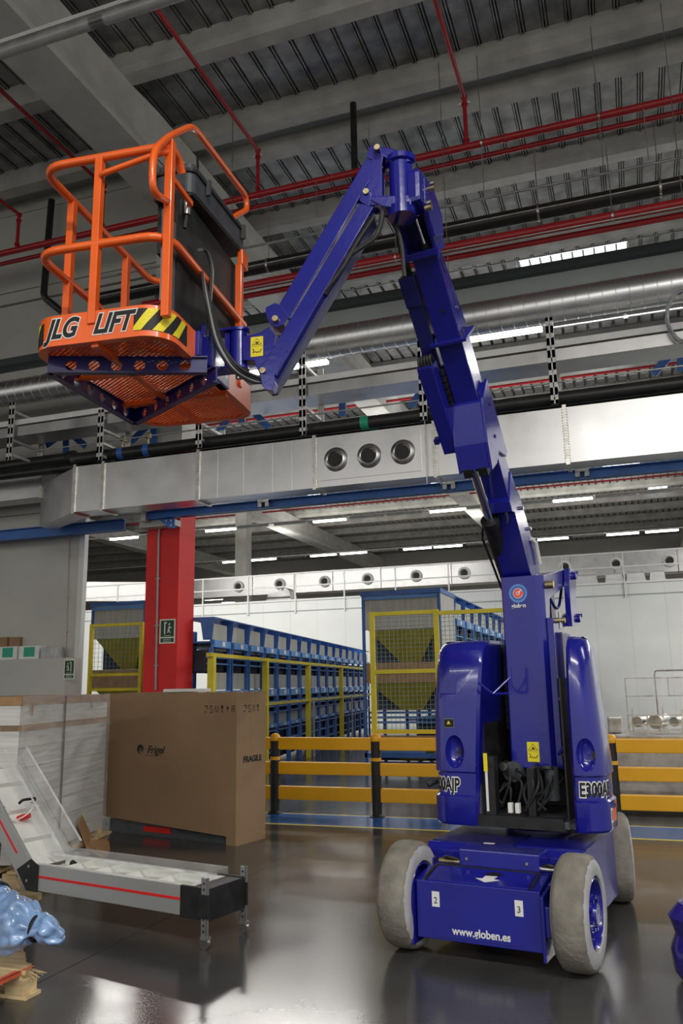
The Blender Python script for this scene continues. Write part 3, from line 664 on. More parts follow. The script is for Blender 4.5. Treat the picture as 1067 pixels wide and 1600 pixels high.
# ---- wheels
def wheel(x0, x1, y, out, rad=.31, turn=0):
    b = MB(); n = 72; prof = [(-.5, .235), (-.47, .285), (-.40, rad-.008), (-.30, rad), (0, rad+.002), (.30, rad), (.40, rad-.008), (.47, .285), (.5, .235)]
    wdt = x1-x0; xm = (x0+x1)/2; vs = []; fs = []
    for f, r in prof:
        for k in range(n):
            a = 2*math.pi*k/n; lug = 0
            if abs(f) >= .28 and r > .27: lug = -.004*max(0, math.sin(a*22+(math.pi if f > 0 else 0)))
            vs.append((xm+f*wdt, y+(r+lug)*math.cos(a), .312+(r+lug)*math.sin(a)))
    for i in range(len(prof)-1):
        for k in range(n): fs.append((i*n+k, i*n+(k+1) % n, (i+1)*n+(k+1) % n, (i+1)*n+k))
    b.add(vs, fs); w = b.build('wheel', 'tire', lift, smooth=True)
    for s in (-1, 1):
        xo = xm+s*wdt*.5
        MB().lathe([(.286, -.008), (.27, .003), (.235, .007), (.20, .004), (.192, -.03)], (xo, y, .312), (s, 0, 0), 48).build('sidewall', 'tire_side', w, smooth=True)
        MB().lathe([(.194, -.012), (.180, 0), (.172, -.01), (.165, -.045), (.11, -.055), (.10, -.02), (.06, -.015), (.055, .01), (.001, .012)] if s == out else [(.194, -.012), (.18, 0), (.17, -.01), (.16, -.06), (.001, -.06)], (xo, y, .312), (s, 0, 0), 40).build('rim', 'blue', w, smooth=True)
        if s == out:
            for k in range(9):
                a = 2*math.pi*k/9; yy, zz = y+.085*math.cos(a), .312+.085*math.sin(a); MB().cyl((xo+s*-.045, yy, zz), (xo+s*.0, yy, zz), .011, 8).build('wheel_bolt', 'blue', w, smooth=True)
    if turn: w.matrix_local = Matrix.Translation((xm, y, 0)) @ Matrix.Rotation(R(turn), 4, 'Z') @ Matrix.Translation((-xm, -y, 0))
    return w
wheel(.510, .700, -.85, 1); wheel(-.545, -.355, -.85, 1); wheel(.415, .605, .80, 1, turn=15); wheel(-.605, -.415, .80, 1, turn=15)
# ---- turntable
tx = .13
MB().lathe([(.001, .57), (.24, .57), (.24, .60), (.20, .61), (.20, .655), (.001, .655)], (tx, .15, 0), (0, 0, 1), 40).build('slew_ring', 'dark_blue', lift, smooth=True)
tt = MB().box(tx-.31, tx+.31, -.28, .95, .655, .70).build('turntable', 'dark_grey', lift, bevel=.005)
MB().box(tx-.30, tx+.28, -.30, -.24, .645, .72).build('front_sill', 'black', tt)
def hood_outline(side, grow, front):
    # plan polygon: inner edge straight, outer front corner strongly rounded; side -1 left, +1 right
    xi = tx+(.355 if side > 0 else -.300); xo = tx+(.548+grow if side > 0 else -.625-grow); yf = -.30-grow+front; yb = .20+grow*.5; r = .15
    pts = [(xi, yf+.02), (xi+side*.02, yf)]
    n = 10
    for i in range(n+1):
        a = R(90*i/n); pts.append((xo-side*r+side*r*math.sin(a), yf+r-r*math.cos(a)))
    for i in range(5):
        a = R(90*i/4); pts.append((xo-side*.16+side*.16*math.cos(a), yb-.22+.22*math.sin(a)))
    pts.append((xi, yb)); return pts
def hood(side):
    levels = [(.645, .006, 0), (.66, .016, 0), (.83, .016, 0), (.842, .0, 0), (.985, .0, 0), (.998, .012, 0), (1.45, .004, .004), (1.70, -.006, .03), (1.82, -.012, .055), (1.875, -.03, .085), (1.90, -.06, .14)]
    b = MB(); n = None
    for z, g, f in levels:
        o = hood_outline(side, g, f)
        if side < 0 and z > 1.2: pass
        n = len(o); b.v += [((x+.075*max(0, z-.66)/1.24*(1 if x > tx-.36 else 0)) if side < 0 else (x-.05*max(0, z-1.0)/.9*(1 if x > tx+.40 else 0)), y, z) for x, y in o]
    for i in range(len(levels)-1):
        for k in range(n): b.f.append((i*n+k, i*n+(k+1) % n, (i+1)*n+(k+1) % n, (i+1)*n+k))
    b.f.append(tuple(range(n))); b.f.append(tuple((len(levels)-1)*n+k for k in range(n)))
    h = b.build('hood', 'blue', lift, smooth=True)
    # handle pocket, louvre recess
    cuts = []
    xm = tx+.355+.11 if side > 0 else tx-.305-.14
    c = MB(); prof = [(.001, -.5)]+[(math.sin(R(a)), -math.cos(R(a))*.55) for a in range(15, 180, 15)]+[(.001, .5)]
    sp = MB().lathe([(r*.085, h_*.14) for r, h_ in prof], (0, 0, 0), (0, 1, 0), 24); sp.v = [(x*.85+xm, y-.325, z*1.35+1.13) for x, y, z in sp.v]
    cuts.append(sp.build('cutter', 'blue', lift))
    if side < 0:
        cuts.append(MB().box(tx-.59, tx-.42, -.36, -.272, 1.52, 1.72).build('cutter', 'blue', lift, bevel=.008))
        cuts.append(MB().box(tx-.66, tx-.56, -.20, -.08, 1.10, 1.50).build('cutter', 'blue', lift))
    else:
        sp = MB().lathe([(r*.055, h_*.10) for r, h_ in prof], (0, 0, 0), (0, 1, 0), 24); sp.v = [(x*1.0+xm+.03, y-.27, z*.5+1.80) for x, y, z in sp.v]; cuts.append(sp.build('cutter', 'blue', lift))
    cutwith(h, cuts)
    MB().box(xm+.03, xm+.05, -.31, -.295, 1.11, 1.15).build('latch', 'black', h)
    return h
hl = hood(-1); hr = hood(1)
hr['label'] = 'right blue counterweight hood'; hl['label'] = 'left blue counterweight hood'
MB().box(tx-.60, tx-.585, -.14, -.06, 1.10, 1.50).build('vent_grille', 'black', hl)
wl_ = Path(list(reversed(hood_outline(-1, .0, 0)))[0:]); 
def hood_path(side):
    o = hood_outline(side, 0.0, 0)
    if side > 0: return Path(o[1:13]+[(o[12][0], .5)])
    p = list(reversed(o[1:13])); return Path([(p[0][0], .5)]+p)
pr = hood_path(1); pl = hood_path(-1); plen = sum((pl.p[i+1]-pl.p[i]).length for i in range(len(pl.p)-1))
for off_, m, lf in ((.0115, 'white', 0), (.0035, 'ink', .0015)):
    wraptext('E300AJP', .120, m, hr, pr, .02, .905, offset=off_, lift_=lf, shear=.05, sx=.64)
    wraptext('E300AJP', .120, m, hl, pl, plen-.365, .905, offset=off_, lift_=lf, shear=.05, sx=.64)
s_ = MB()
lb = MB().box(-.41+0, -.33, -.289, -.286, 1.29, 1.355); lb.v = [(x+.02, y-.018+(x+.37)*-.0, z) for x, y, z in lb.v]; l = lb.build('label', 'panel_grey', hl); MB().box(-.385, -.315, -.309, -.307, 1.296, 1.349).build('label_face', 'ink', l)
text('▲', .03, 'yellow_label', l, (-.35, -.311, 1.325), (1, 0, 0), (0, 0, 1))
def patch(path, s0, s1, z0, z1, mat, parent, fn=None, lab=None, off=.002, skew=0, n=8):
    b = MB(); vs = []
    for i in range(n+1):
        for z, sh in ((z0, 0), (z1, skew)):
            x, y = path.at(s0+(s1-s0)*i/n+sh, off); q = (x, y, z); vs.append(fn(q) if fn else q)
    b.add(vs, [(2*i, 2*i+2, 2*i+3, 2*i+1) for i in range(n)]); o = b.build('label' if lab is None else lab, mat, parent, fix=False); return o
pr2 = Path([(x+.0*0, y) for x, y in hood_outline(1, .016, 0)[1:13]]+[(tx+.621, .5)])
patch(pr2, .245, .285, .70, .79, 'white', hr); patch(pr2, .285, .36, .705, .785, 'orange', hr); patch(pr2, .257, .274, .715, .775, 'ink', hr, off=.003)
# ---- dark machinery between the hoods
inner = MB().box(tx-.30, tx-.26, -.20, .85, .70, 1.86).build('side_frame', 'black', lift)
MB().box(tx+.29, tx+.302, -.22, .60, .70, 1.62).build('side_frame', 'black', lift)
MB().px([(-.26, .70), (-.26, 1.10), (-.16, 1.46), (.1, 1.46), (.1, .70)], tx-.305, tx-.285).build('grey_cover', 'panel_grey', inner)
MB().px([(-.265, .72), (-.265, 1.10), (-.18, 1.10), (-.18, .72)], tx-.25, tx-.18).build('battery_box', 'black', inner)
MB().px([(-.268, .74), (-.268, 1.06), (-.262, 1.06), (-.262, .74)], tx-.245, tx-.228).build('seal_strip', 'white', inner)
MB().px([(-.27, 1.0), (-.27, 1.12), (-.262, 1.12), (-.262, 1.0)], tx-.252, tx-.225).build('tape', 'yellow_label', inner)
cw = MB(); 
for i in range(9): cw.box(tx-.25, tx-.05, .30+.0, .32, 1.30+i*.062, 1.345+i*.062)
cw.build('radiator_slats', 'black', inner); MB().box(tx-.28, tx-.02, .33, .36, 1.25, 1.88).build('radiator_back', 'black', inner)
MB().box(tx-.26, tx+.29, .40, .85, .70, 1.30).build('power_pack', 'black', lift, bevel=.01)
MB().cyl((tx-.12, -.05, .98), (tx-.12, .12, .98), .07, 18).build('motor', 'dark_grey', lift, smooth=True)
MB().cyl((tx-.17, -.10, 1.02), (tx-.17, .0, 1.02), .03, 12).build('motor_cap', 'steel', lift, smooth=True)
MB().cyl((tx+.15, -.02, .80), (tx+.15, -.02, 1.02), .05, 18).build('filter', 'dark_grey', lift, smooth=True)
MB().lathe([(.05, -.01), (.05, .01), (.044, .01)], (tx+.13, -.05, 1.01), (0, .3, 1), 20).build('hose_loop', 'rubber', lift, smooth=True)
for dx in (-.04, .01): MB().box(tx+dx-.06, tx+dx-.03, -.26, -.22, .735, .80).build('terminal', 'belt_white', lift, bevel=.003)
random.seed(3)
for k in range(12):
    x = tx-.2+random.random()*.34; y0 = -.2+random.random()*.1; z0 = .74+random.random()*.05
    MB().tube(smooth_path([(x, y0, z0), (x+random.uniform(-.12, .12), y0-.02, z0+random.uniform(.05, .2)), (x+random.uniform(-.12, .12), y0+.1, z0+random.uniform(.1, .3)), (x+.02, y0+.3, z0+.25)], .06), .009, 6).build('hose', 'rubber', tt, smooth=True)
MB().box(tx+.02, tx+.07, -.18, -.1, .70, 1.02).build('column_bracket', 'black', tt)
hb = MB().tube(smooth_path([(tx-.235, -.34, 1.60), (tx-.15, -.30, 1.52), (tx-.05, -.20, 1.52), (tx-.045, -.20, 1.70)], .03), .009, 8).build('handle_bar', 'blue', lift, smooth=True)
MB().tube([(tx-.15, -.30, 1.52), (tx-.05, -.20, 1.63)], .008, 8).build('handle_brace', 'blue', hb, smooth=True)
MB().tube(smooth_path([(tx-.61, -.10, .925), (tx-.66, -.16, .905), (tx-.70, -.2, .885)], .02), [.012, .012, .016, .02, .022, .022, .02, .016][:8] if False else .017, 10).build('charger_plug', 'black', lift, smooth=True)
# ---- upright post with logo
post = MB().pz([(-.015, .02), (0, 0), (.245, 0), (.275, .012), (.297, .05), (.297, .16), (-.015, .16)], 1.005, 2.36).build('upright_post', 'blue', lift, bevel=.003)
LC = (.115, 2.235)
for r0, r1, m, o_ in ((.068, .054, 'rack_light_blue', .0015), (.054, .0, 'logo_blue', .0012), (.038, 0, 'white', .0020), (.034, 0, 'logo_red', .0026), (.014, 0, 'white', .0032), (.009, 0, 'logo_red', .0038)):
    b = MB().lathe([(r0, o_), (max(r1, .0001), o_)], (LC[0], 0, LC[1]), (0, -1, 0), 40); b.build('logo', m, post, fix=False)
MB().py([(LC[0]+.0, LC[1]+.004), (LC[0]+.02, LC[1]+.026), (LC[0]+.026, LC[1]+.020), (LC[0]+.006, LC[1]-.002)], -.0042, -.0036).build('logo', 'white', post)
MB().py([(LC[0]+.032, LC[1]+.014), (LC[0]+.047, LC[1]), (LC[0]+.032, LC[1]-.012)], -.0030, -.0022).build('logo', 'logo_red', post)
text('globen', .040, 'white', post, (LC[0], -.0015, LC[1]-.092), (1, 0, 0), (0, 0, 1), offset=.0012)
def warning(parent, org, right, up, w, h):
    right = Vector(right); up = Vector(up); n = right.cross(up).normalized(); o = Vector(org)
    def q(u, v, d): p = o+right*u+up*v+n*d; return (p.x, p.y, p.z)
    def pl_(poly, d, mat, nm='label'): return MB().prism(poly, lambda a, b: q(a, b, 0), lambda a, b: q(a, b, d)).build(nm, mat, parent)
    l = pl_(rrect(-w/2, w/2, -h/2, h/2, w*.05, 3), .0015, 'yellow_label')
    def on(poly, d, mat): MB().prism(poly, lambda a, b: q(a, b, .001), lambda a, b: q(a, b, d)).build('print', mat, l)
    t = [(-.40*w, .08*h), (.40*w, .08*h), (0, .42*h)]; on(t, .0022, 'ink'); on([(-.33*w, .105*h), (.33*w, .105*h), (0, .38*h)], .0028, 'yellow_label')
    on([(-.12*w, .13*h), (.14*w, .13*h), (.16*w, .22*h), (.02*w, .20*h), (.05*w, .27*h), (-.08*w, .22*h)], .0034, 'ink')
    on([(-.46*w, .01*h), (.46*w, .01*h), (.46*w, -.0*h), (-.46*w, 0)], .0022, 'ink')
    b = MB(); pts = [(-.35, -.10), (-.22, -.16), (-.30, -.30), (-.12, -.25), (.0, -.31), (.1, -.26), (.2, -.31), (.3, -.24), (.36, -.14)]
    for i in range(len(pts)-1):
        a = q(pts[i][0]*w, pts[i][1]*h, .002); c = q(pts[i+1][0]*w, pts[i+1][1]*h, .002); b.bar(a, c, .004, .0015, up=n)
    b.build('print', 'ink', l)
warning(post, (.155, 0, 1.115), (1, 0, 0), (0, 0, 1), .085, .135)
bk = MB().box(.20, .375, .165, .42, 1.02, 1.95).build('tower_frame', 'dark_blue', lift, bevel=.01)
MB().box(.30, .345, .05, .16, 1.0, 2.05).build('post_flange', 'blue', post, bevel=.004)
for z in (2.03, 1.47, 1.09):
    MB().cyl((.30, .10, z), (.42, .10, z), .020, 12).build('pin', 'brass', post, smooth=True); MB().cyl((.385, .10, z-.06), (.385, .10, z+.06), .013, 10).build('pin_bolt', 'steel', post, smooth=True)
MB().cyl((.30, .08, 2.29), (.36, .08, 2.29), .028, 14).build('pin', 'brass', post, smooth=True)
MB().tube([(.34, .08, 1.47), (.47, .1, 1.38)], .005, 6).build('safety_wire', 'steel', post)
MB().tube(smooth_path([(.33, .0, 1.1), (.42, -.02, 1.2), (.47, .1, 1.22)], .04), .012, 8).build('hose', 'blue', post, smooth=True)
# parallel links to the rear upright
def mp_(pts, xl=.265): return [tuple(MF.atx(770+x/5.62, 880+y/5.62, xl)[1:]) for x, y in pts]
U_ = mp_([(432, 112), (650, 48), (660, 185), (640, 192), (500, 312), (500, 530), (436, 545)]); L_ = mp_([(505, 545), (655, 438), (678, 540), (545, 622)])
for x in (-.02, .235):
    MB().px(U_, x, x+.03).build('upper_link', 'blue', lift, bevel=.003)
    MB().px(L_, x, x+.03).build('lower_link', 'blue', lift, bevel=.003)
MB().px([(U_[0][0], U_[0][1]-.02), (U_[1][0], U_[1][1]-.02), (U_[1][0], U_[1][1]-.05), (U_[0][0], U_[0][1]-.05)], .01, .235).build('upper_link', 'blue', lift)
ru = MB().px(mp_([(655, 45), (690, 60), (716, 110), (716, 400), (752, 450), (745, 545), (682, 555), (668, 400), (655, 190)], .30), .27, .315).build('rear_upright', 'blue', lift, bevel=.004)
MB().px([(1.0, 1.05), (1.0, 2.48), (1.14, 2.48), (1.14, 1.05)], -.02, .10).build('rear_upright', 'dark_blue', lift, bevel=.004)
for y, z in (mp_([(690, 115)], .30)[0], mp_([(728, 490)], .30)[0]):
    MB().cyl((.20, y, z), (.34, y, z), .03, 16).build('pin', 'blue', ru, smooth=True); MB().cyl((.315, y+.05, z+.03), (.345, y+.05, z+.03), .015, 8).build('bolt', 'blue', ru, smooth=True)
MB().tube(smooth_path([(.20, .50, 2.28), (.21, .70, 2.16), (.21, .82, 2.19), (.21, .95, 2.36)], .1), .012, 8).build('hose', 'blue', lift, smooth=True)
# lower riser boom hidden behind the post
MB().bar((.12, 1.0, 1.1), (.12, .45, .95), .16, .16).build('riser_link', 'dark_blue', lift)
MB().box(-.02, .10, .85, 1.18, .70, 1.1).build('rear_upright', 'dark_blue', lift)

# ---- main boom (s along the boom from the head, t away from its underside)
def B(mb): return tf(mb, fB)
bm1 = B(MB().px([(0, 0), (1.1, .0), (1.1, .19), (.55, .20), (0, .10)], -.088, .088)).build('fly_boom', 'blue', lift, bevel=.005)
bm2 = B(MB().px([(1.02, .02), (1.95, .0), (1.95, .19), (1.02, .205)], -.105, .105)).build('base_boom', 'blue', lift, bevel=.005)
B(MB().px([(.60, -.045), (.625, -.045), (.625, .215), (.60, .215)], -.135, .135)).build('collar_plate', 'blue', bm1, bevel=.004)
for x in (-.085, .085):
    for t in (.0, .06, .12): B(MB().box(x-.012, x+.012, .575, .60, t+.005, t+.03)).build('collar_bolt', 'steel', bm1)
B(MB().px([(.30, .30-.21), (.45, .09), (.50, .11), (.20, .13)], .088, .0895)).build('slot_cover', 'dark_blue', bm1)
B(MB().cyl((.02, .40, -.003), (.02, .40, .001), .014, 12)).build('plug', 'black', bm1); B(MB().cyl((.088, .42, .10), (.094, .42, .10), .014, 12)).build('pad_bolt', 'brass', bm1)
B(MB().px([(.06, .045), (.16, .055), (.17, .075), (.06, .06)], .0885, .0905)).build('slot', 'black', bm1)
# knuckle casting under the boom carrying the lift cylinder
for x0, x1 in ((-.125, -.105), (.105, .125)):
    B(MB().px([(1.00, .20), (1.06, .0), (1.10, -.03), (1.33, -.17), (1.52, -.235), (1.54, -.10), (1.50, .02), (1.62, .16), (1.60, .2)], x0, x1)).build('knuckle_plate', 'blue', bm2, bevel=.003)
B(MB().px([(1.07, .03), (1.08, -.03), (1.33, -.17), (1.50, -.235), (1.505, -.20), (1.35, -.14), (1.12, -.0)], -.105, .105)).build('knuckle_face', 'blue', bm2)
for s0, t0 in ((1.16, .10), (1.38, .02)): B(MB().cyl((.125, s0, t0), (.132, s0, t0), .013, 10)).build('bolt', 'dark_blue', bm2)
for x in (-.06, .05): B(MB().box(x-.035, x+.035, 1.49, 1.56, -.235, -.15)).build('pin_block', 'black', bm2, bevel=.006)
bb = B(MB().px([(1.90, -.03), (1.98, -.04), (2.02, .01), (2.55, -.02), (2.72, .02), (2.72, .20), (2.5, .26), (2.0, .245), (1.93, .21), (1.76, .19)], -.115, .115)).build('boom_base', 'blue', lift, bevel=.006)
for s0, t0 in ((2.08, .17), (2.3, .22), (2.42, .24)): B(MB().cyl((.115, s0, t0), (.14, s0, t0), .014, 10)).build('bolt', 'steel', bb)
B(MB().tube([(.12, 2.38, .20), (.14, 2.44, .23), (.14, 2.62, .19)], .018, 8)).build('hose', 'white', bb, smooth=True)
Pt = Vector(fB((-.03, 1.50, -.18))); Pe = Vector(MF.aty(795, 905, .24)); Dv = Pe-Pt
cy = MB().cyl(Pt+Dv*.46, Pe+Dv*.15, .060, 24).build('lift_cylinder', 'black', lift, smooth=True)
MB().cyl(Pt+Dv*.44, Pt+Dv*.49, .068, 24).build('gland', 'black', cy, smooth=True)
MB().cyl(Pt, Pt+Dv*.47, .032, 20).build('cylinder_rod', 'chrome', cy, smooth=True)
MB().tube([Pt+Dv*.5+Vector((-.07, 0, 0)), Pt+Dv*.6+Vector((-.10, 0, 0)), Pt+Dv*.8+Vector((-.09, 0, 0)), Pe+Dv*.1+Vector((-.08, 0, 0))], .009, 6).build('hose', 'rubber', cy, smooth=True)
Pt = Vector(fB((.055, 1.96, 0))); Pe = Vector(MF.aty(812, 905, .22)); Dv = Pe-Pt
c2 = MB().cyl(Pt+Dv*.40, Pe, .034, 18).build('level_cylinder', 'black', lift, smooth=True)
MB().cyl(Pt, Pt+Dv*.42, .017, 14).build('cylinder_rod', 'chrome', c2, smooth=True)
MB().cyl(Pt+Dv*.38, Pt+Dv*.44, .040, 18).build('gland', 'black', c2, smooth=True)
# power track trays on the left of the boom
B(MB().px([(.12, .02), (1.06, .02), (1.06, .15), (.12, .15)], -.225, -.115)).build('hose_tray', 'dark_blue', lift, bevel=.004)
B(MB().px([(.12, .01), (.33, .01), (.33, .155), (.12, .155)], -.230, -.112)).build('hose_tray_cap', 'dark_blue', lift, bevel=.006)
t2 = B(MB().px([(.72, -.135), (1.40, -.12), (1.40, .02), (.72, .0)], -.235, -.125)).build('hose_tray', 'blue', lift, bevel=.004)
B(MB().px([(1.26, -.15), (1.30, -.15), (1.30, -.09), (1.26, -.09)], -.27, -.235)).build('tray_hook', 'dark_blue', t2)
for i in range(5):
    B(MB().tube(smooth_path([(-.225+i*.022, .80, -.10), (-.225+i*.022, .69-.006*i, -.09), (-.225+i*.022, .66, -.05), (-.22+i*.022, .80, .0)], .03), .011, 8)).build('hose', 'rubber', t2, smooth=True)
for i in range(7): B(MB().box(-.12, -.095, .80+i*.05, .84+i*.05, -.02, .10)).build('chain_link', 'black', t2)
for dx in (0, .025): B(MB().tube([(-.18+dx, .16, .08), (-.17+dx, -.05, .06), (-.15+dx, -.2, .06)], .013, 8)).build('hose', 'rubber', lift, smooth=True)
# ---- boom head fork and swing rotor
hd = B(MB().px([(.0, -.03), (-.02, -.05), (-.28, -.06), (-.35, -.03), (-.40, .10), (-.12, .17), (.02, .13)], .088, .112)).build('head_fork', 'blue', lift, bevel=.003)
B(MB().px([(.0, -.03), (-.02, -.05), (-.20, -.05), (-.30, .10), (-.12, .17), (.02, .13)], -.112, -.088)).build('head_fork', 'blue', lift, bevel=.003)
B(MB().px([(-.03, -.055), (.015, -.055), (.015, .02), (-.03, .02)], -.118, .118)).build('head_flange', 'blue', hd, bevel=.004)
B(MB().px([(-.35, .10), (0, .10), (0, .13), (-.35, .13)], -.088, .088)).build('head_back', 'dark_blue', hd)
B(MB().cyl((.02, -.01, .03), (.0, -.33, .05), .020, 16)).build('cylinder_rod', 'chrome', hd, smooth=True)
B(MB().cyl((.02, .02, .04), (.015, -.06, .04), .045, 18)).build('cylinder_end', 'black', hd, smooth=True)
rot = MB().lathe([(.001, 4.36), (.072, 4.36), (.072, 4.645), (.092, 4.655), (.092, 4.69), (.06, 4.70), (.001, 4.70)], (.095, -1.85, 0), (0, 0, 1), 36).build('swing_rotor', 'blue', lift, smooth=True)
MB().box(.13, .235, -1.90, -1.72, 4.355, 4.57).build('rotor_bracket', 'blue', rot, bevel=.03)
MB().px([(-1.84, 4.36), (-1.84, 4.53), (-1.72, 4.56), (-1.56, 4.42), (-1.56, 4.30), (-1.70, 4.22)], .215, .240).build('rotor_cheek', 'blue', rot, bevel=.004)
for px, py in ((672, 295), (667, 325)):
    p = MF.atx(px, py, .245); MB().cyl((.235, p[1], p[2]), (.275, p[1], p[2]), .018, 10).build('bolt', 'brass', rot, smooth=True); MB().cyl((.255, p[1]-.02, p[2]+.02), (.28, p[1]-.02, p[2]+.02), .013, 8).build('bolt', 'steel', rot, smooth=True)

# ---- jib (in the plane of the basket frame)
def J(mb): return tf(mb, fJ)
def jp(pts, yj, ox=0, oy=0, k=1): return [tuple(JF.aty(ox+x/k, oy+y/k, yj)[[0, 2]]) for x, y in pts]
A4 = dict(ox=300, oy=200, k=2.32)
# yoke: side plates, top and bottom rings round the rotor
yk_poly = jp([(655, 75), (672, 60), (690, 72), (694, 95), (688, 130), (688, 262), (680, 275), (650, 280), (628, 262), (608, 235), (630, 222), (642, 190)], -.055, **A4)
for y0, y1 in ((-.055, -.040), (.040, .055)): yk = J(MB().py(yk_poly, y0, y1)).build('jib_yoke', 'blue', lift, bevel=.003)
J(MB().py(jp([(683, 95), (700, 88), (745, 100), (775, 118), (800, 140), (760, 150), (722, 135), (688, 118)], 0, **A4), -.06, .06)).build('jib_yoke_arm', 'blue', yk, bevel=.008)
J(MB().py(jp([(650, 268), (715, 266), (800, 262), (800, 300), (760, 312), (700, 305), (655, 282)], 0, **A4), -.065, .065)).build('jib_yoke_arm', 'blue', yk, bevel=.008)
J(MB().cyl((0, 0, 4.30), (0, 0, 4.36), .085, 28)).build('rotor_base', 'blue', yk, smooth=True)
# upper rod
ju = J(MB().py(jp([(640, 95), (686, 116), (352, 690), (312, 645)], -.045, **A4), -.045, .035)).build('jib_upper_bar', 'blue', lift, bevel=.005)
J(MB().py(jp([(632, 100), (640, 72), (660, 58), (684, 62), (690, 80), (684, 112), (668, 118), (640, 108)], -.055, **A4), -.055, -.035)).build('bar_end', 'blue', ju, bevel=.003)
J(MB().py(jp([(318, 640), (300, 634), (268, 648), (265, 670), (282, 712), (305, 722), (330, 712), (345, 690), (358, 690)], -.055, **A4), -.055, .045)).build('bar_end', 'blue', ju, bevel=.004)
# lower bar: front channel and rear plate
jl = J(MB().py(jp([(610, 272), (658, 285), (303, 897), (248, 870)], -.062, **A4), -.062, -.02)).build('jib_lower_bar', 'blue', lift, bevel=.005)
J(MB().py(jp([(655, 300), (660, 330), (345, 868), (296, 950), (275, 955), (262, 930), (285, 890)], -.02, **A4), -.02, .075)).build('jib_lower_bar', 'dark_blue', lift, bevel=.006)
J(MB().py(jp([(606, 262), (616, 228), (634, 220), (648, 232), (648, 262), (640, 284)], -.068, **A4), -.068, -.045)).build('bar_end', 'blue', jl, bevel=.003)
J(MB().py(jp([(246, 868), (244, 888), (252, 930), (268, 950), (290, 952), (300, 925), (298, 885)], -.068, **A4), -.068, -.0)).build('bar_end', 'blue', jl, bevel=.004)
for (x, y), par in (((671, 72), ju), ((302, 692), ju), ((631, 232), jl), ((257, 880), jl)):
    p = jp([(x, y)], -.07, **A4)[0]; J(MB().cyl((p[0], -.082, p[1]), (p[0], -.05, p[1]), .018, 14)).build('pivot_pin', 'brass', par, smooth=True)
cj = J(MB().cyl((jp([(640, 330)], 0, **A4)[0][0], -.03, jp([(640, 330)], 0, **A4)[0][1]), (jp([(480, 610)], 0, **A4)[0][0], -.03, jp([(480, 610)], 0, **A4)[0][1]), .028, 14)).build('jib_cylinder', 'black', lift, smooth=True)
def jtube(name, pix, yj, r, par=None, ox=300, oy=200, k=2.32, mat='rubber', rad=.08):
    pts = [(q[0], yj if not hasattr(yj, '__len__') else yj[i], q[1]) for i, q in enumerate([jp([p], yj if not hasattr(yj, '__len__') else yj[i], ox, oy, k)[0] for i, p in enumerate(pix)])]
    return J(MB().tube(smooth_path(pts, rad), r, 8)).build(name, mat, par or lift, smooth=True)
jtube('hose', [(690, 305), (685, 350), (665, 400), (600, 440), (530, 490), (480, 580)], -.04, .016)
jtube('hose', [(700, 310), (740, 350), (760, 420), (770, 540)], .05, .013)
jtube('hose', [(660, 320), (600, 410), (540, 520), (470, 600)], -.05, .012)
# knuckle plate to the basket rotator
A5 = dict(ox=370, oy=460, k=5.615)
kn = J(MB().py(jp([(45, 365), (130, 352), (215, 325), (285, 280), (350, 365), (330, 480), (250, 640), (225, 770), (180, 660), (150, 590), (145, 577), (50, 577)], -.045, **A5), -.045, .045)).build('jib_knuckle', 'blue', lift, bevel=.006)
c_ = jp([(175, 457)], -.047, **A5)[0]
def Jv(v): a = JF.wor((*v[:2], 0)); o = JF.o; d = v[0]*JF.x+v[1]*JF.y+np.array([0, 0, v[2]]); return Vector((d@MF.x, d@MF.y, d[2]))
warning(kn, fJ((c_[0], -.0455, c_[1])), Jv((1, 0, 0)), Jv((0, 0, 1)), .078, .125)
J(MB().lathe([(.001, 3.47), (.052, 3.47), (.052, 3.69), (.06, 3.695), (.06, 3.71), (.001, 3.71)], (-1.02, 0, 0), (0, 0, 1), 24)).build('basket_rotator', 'blue', lift, smooth=True)
for z in (3.455, 3.70): J(MB().pz(rrect(-1.22, -.955, -.055, .055, .05), z, z+.014)).build('rotator_arm', 'blue', lift)
J(MB().cyl((-1.02, 0, 3.40), (-1.02, 0, 3.47), .02, 12)).build('rotator_pin', 'steel', lift)
J(MB().box(-1.10, -1.07, -.03, .03, 3.48, 3.69)).build('rotator_rib', 'blue', lift)
mp = J(MB().box(-1.205, -1.14, -.16, .16, 3.40, 3.70)).build('mount_post', 'blue', lift, bevel=.008)
J(MB().box(-1.17, -1.13, -.34, -.13, 3.43, 3.58)).build('mount_post', 'blue', lift, bevel=.008)
# cables from the basket to the jib
for i in range(4):
    pts = [(-1.14-.006*i, -.30+.02*i, 3.96), (-1.11, -.33+.03*i, 3.80), (-1.10+.01*i, -.20+.02*i, 3.55), (-1.02+.02*i, -.09-.01*i, 3.40), (-.88+.02*i, -.04, 3.33+.008*i), (-.76, -.0, 3.40)]
    J(MB().tube(smooth_path(pts, .12), .0085, 7)).build('cable', 'cable_grey' if i == 1 else 'rubber', lift, smooth=True)

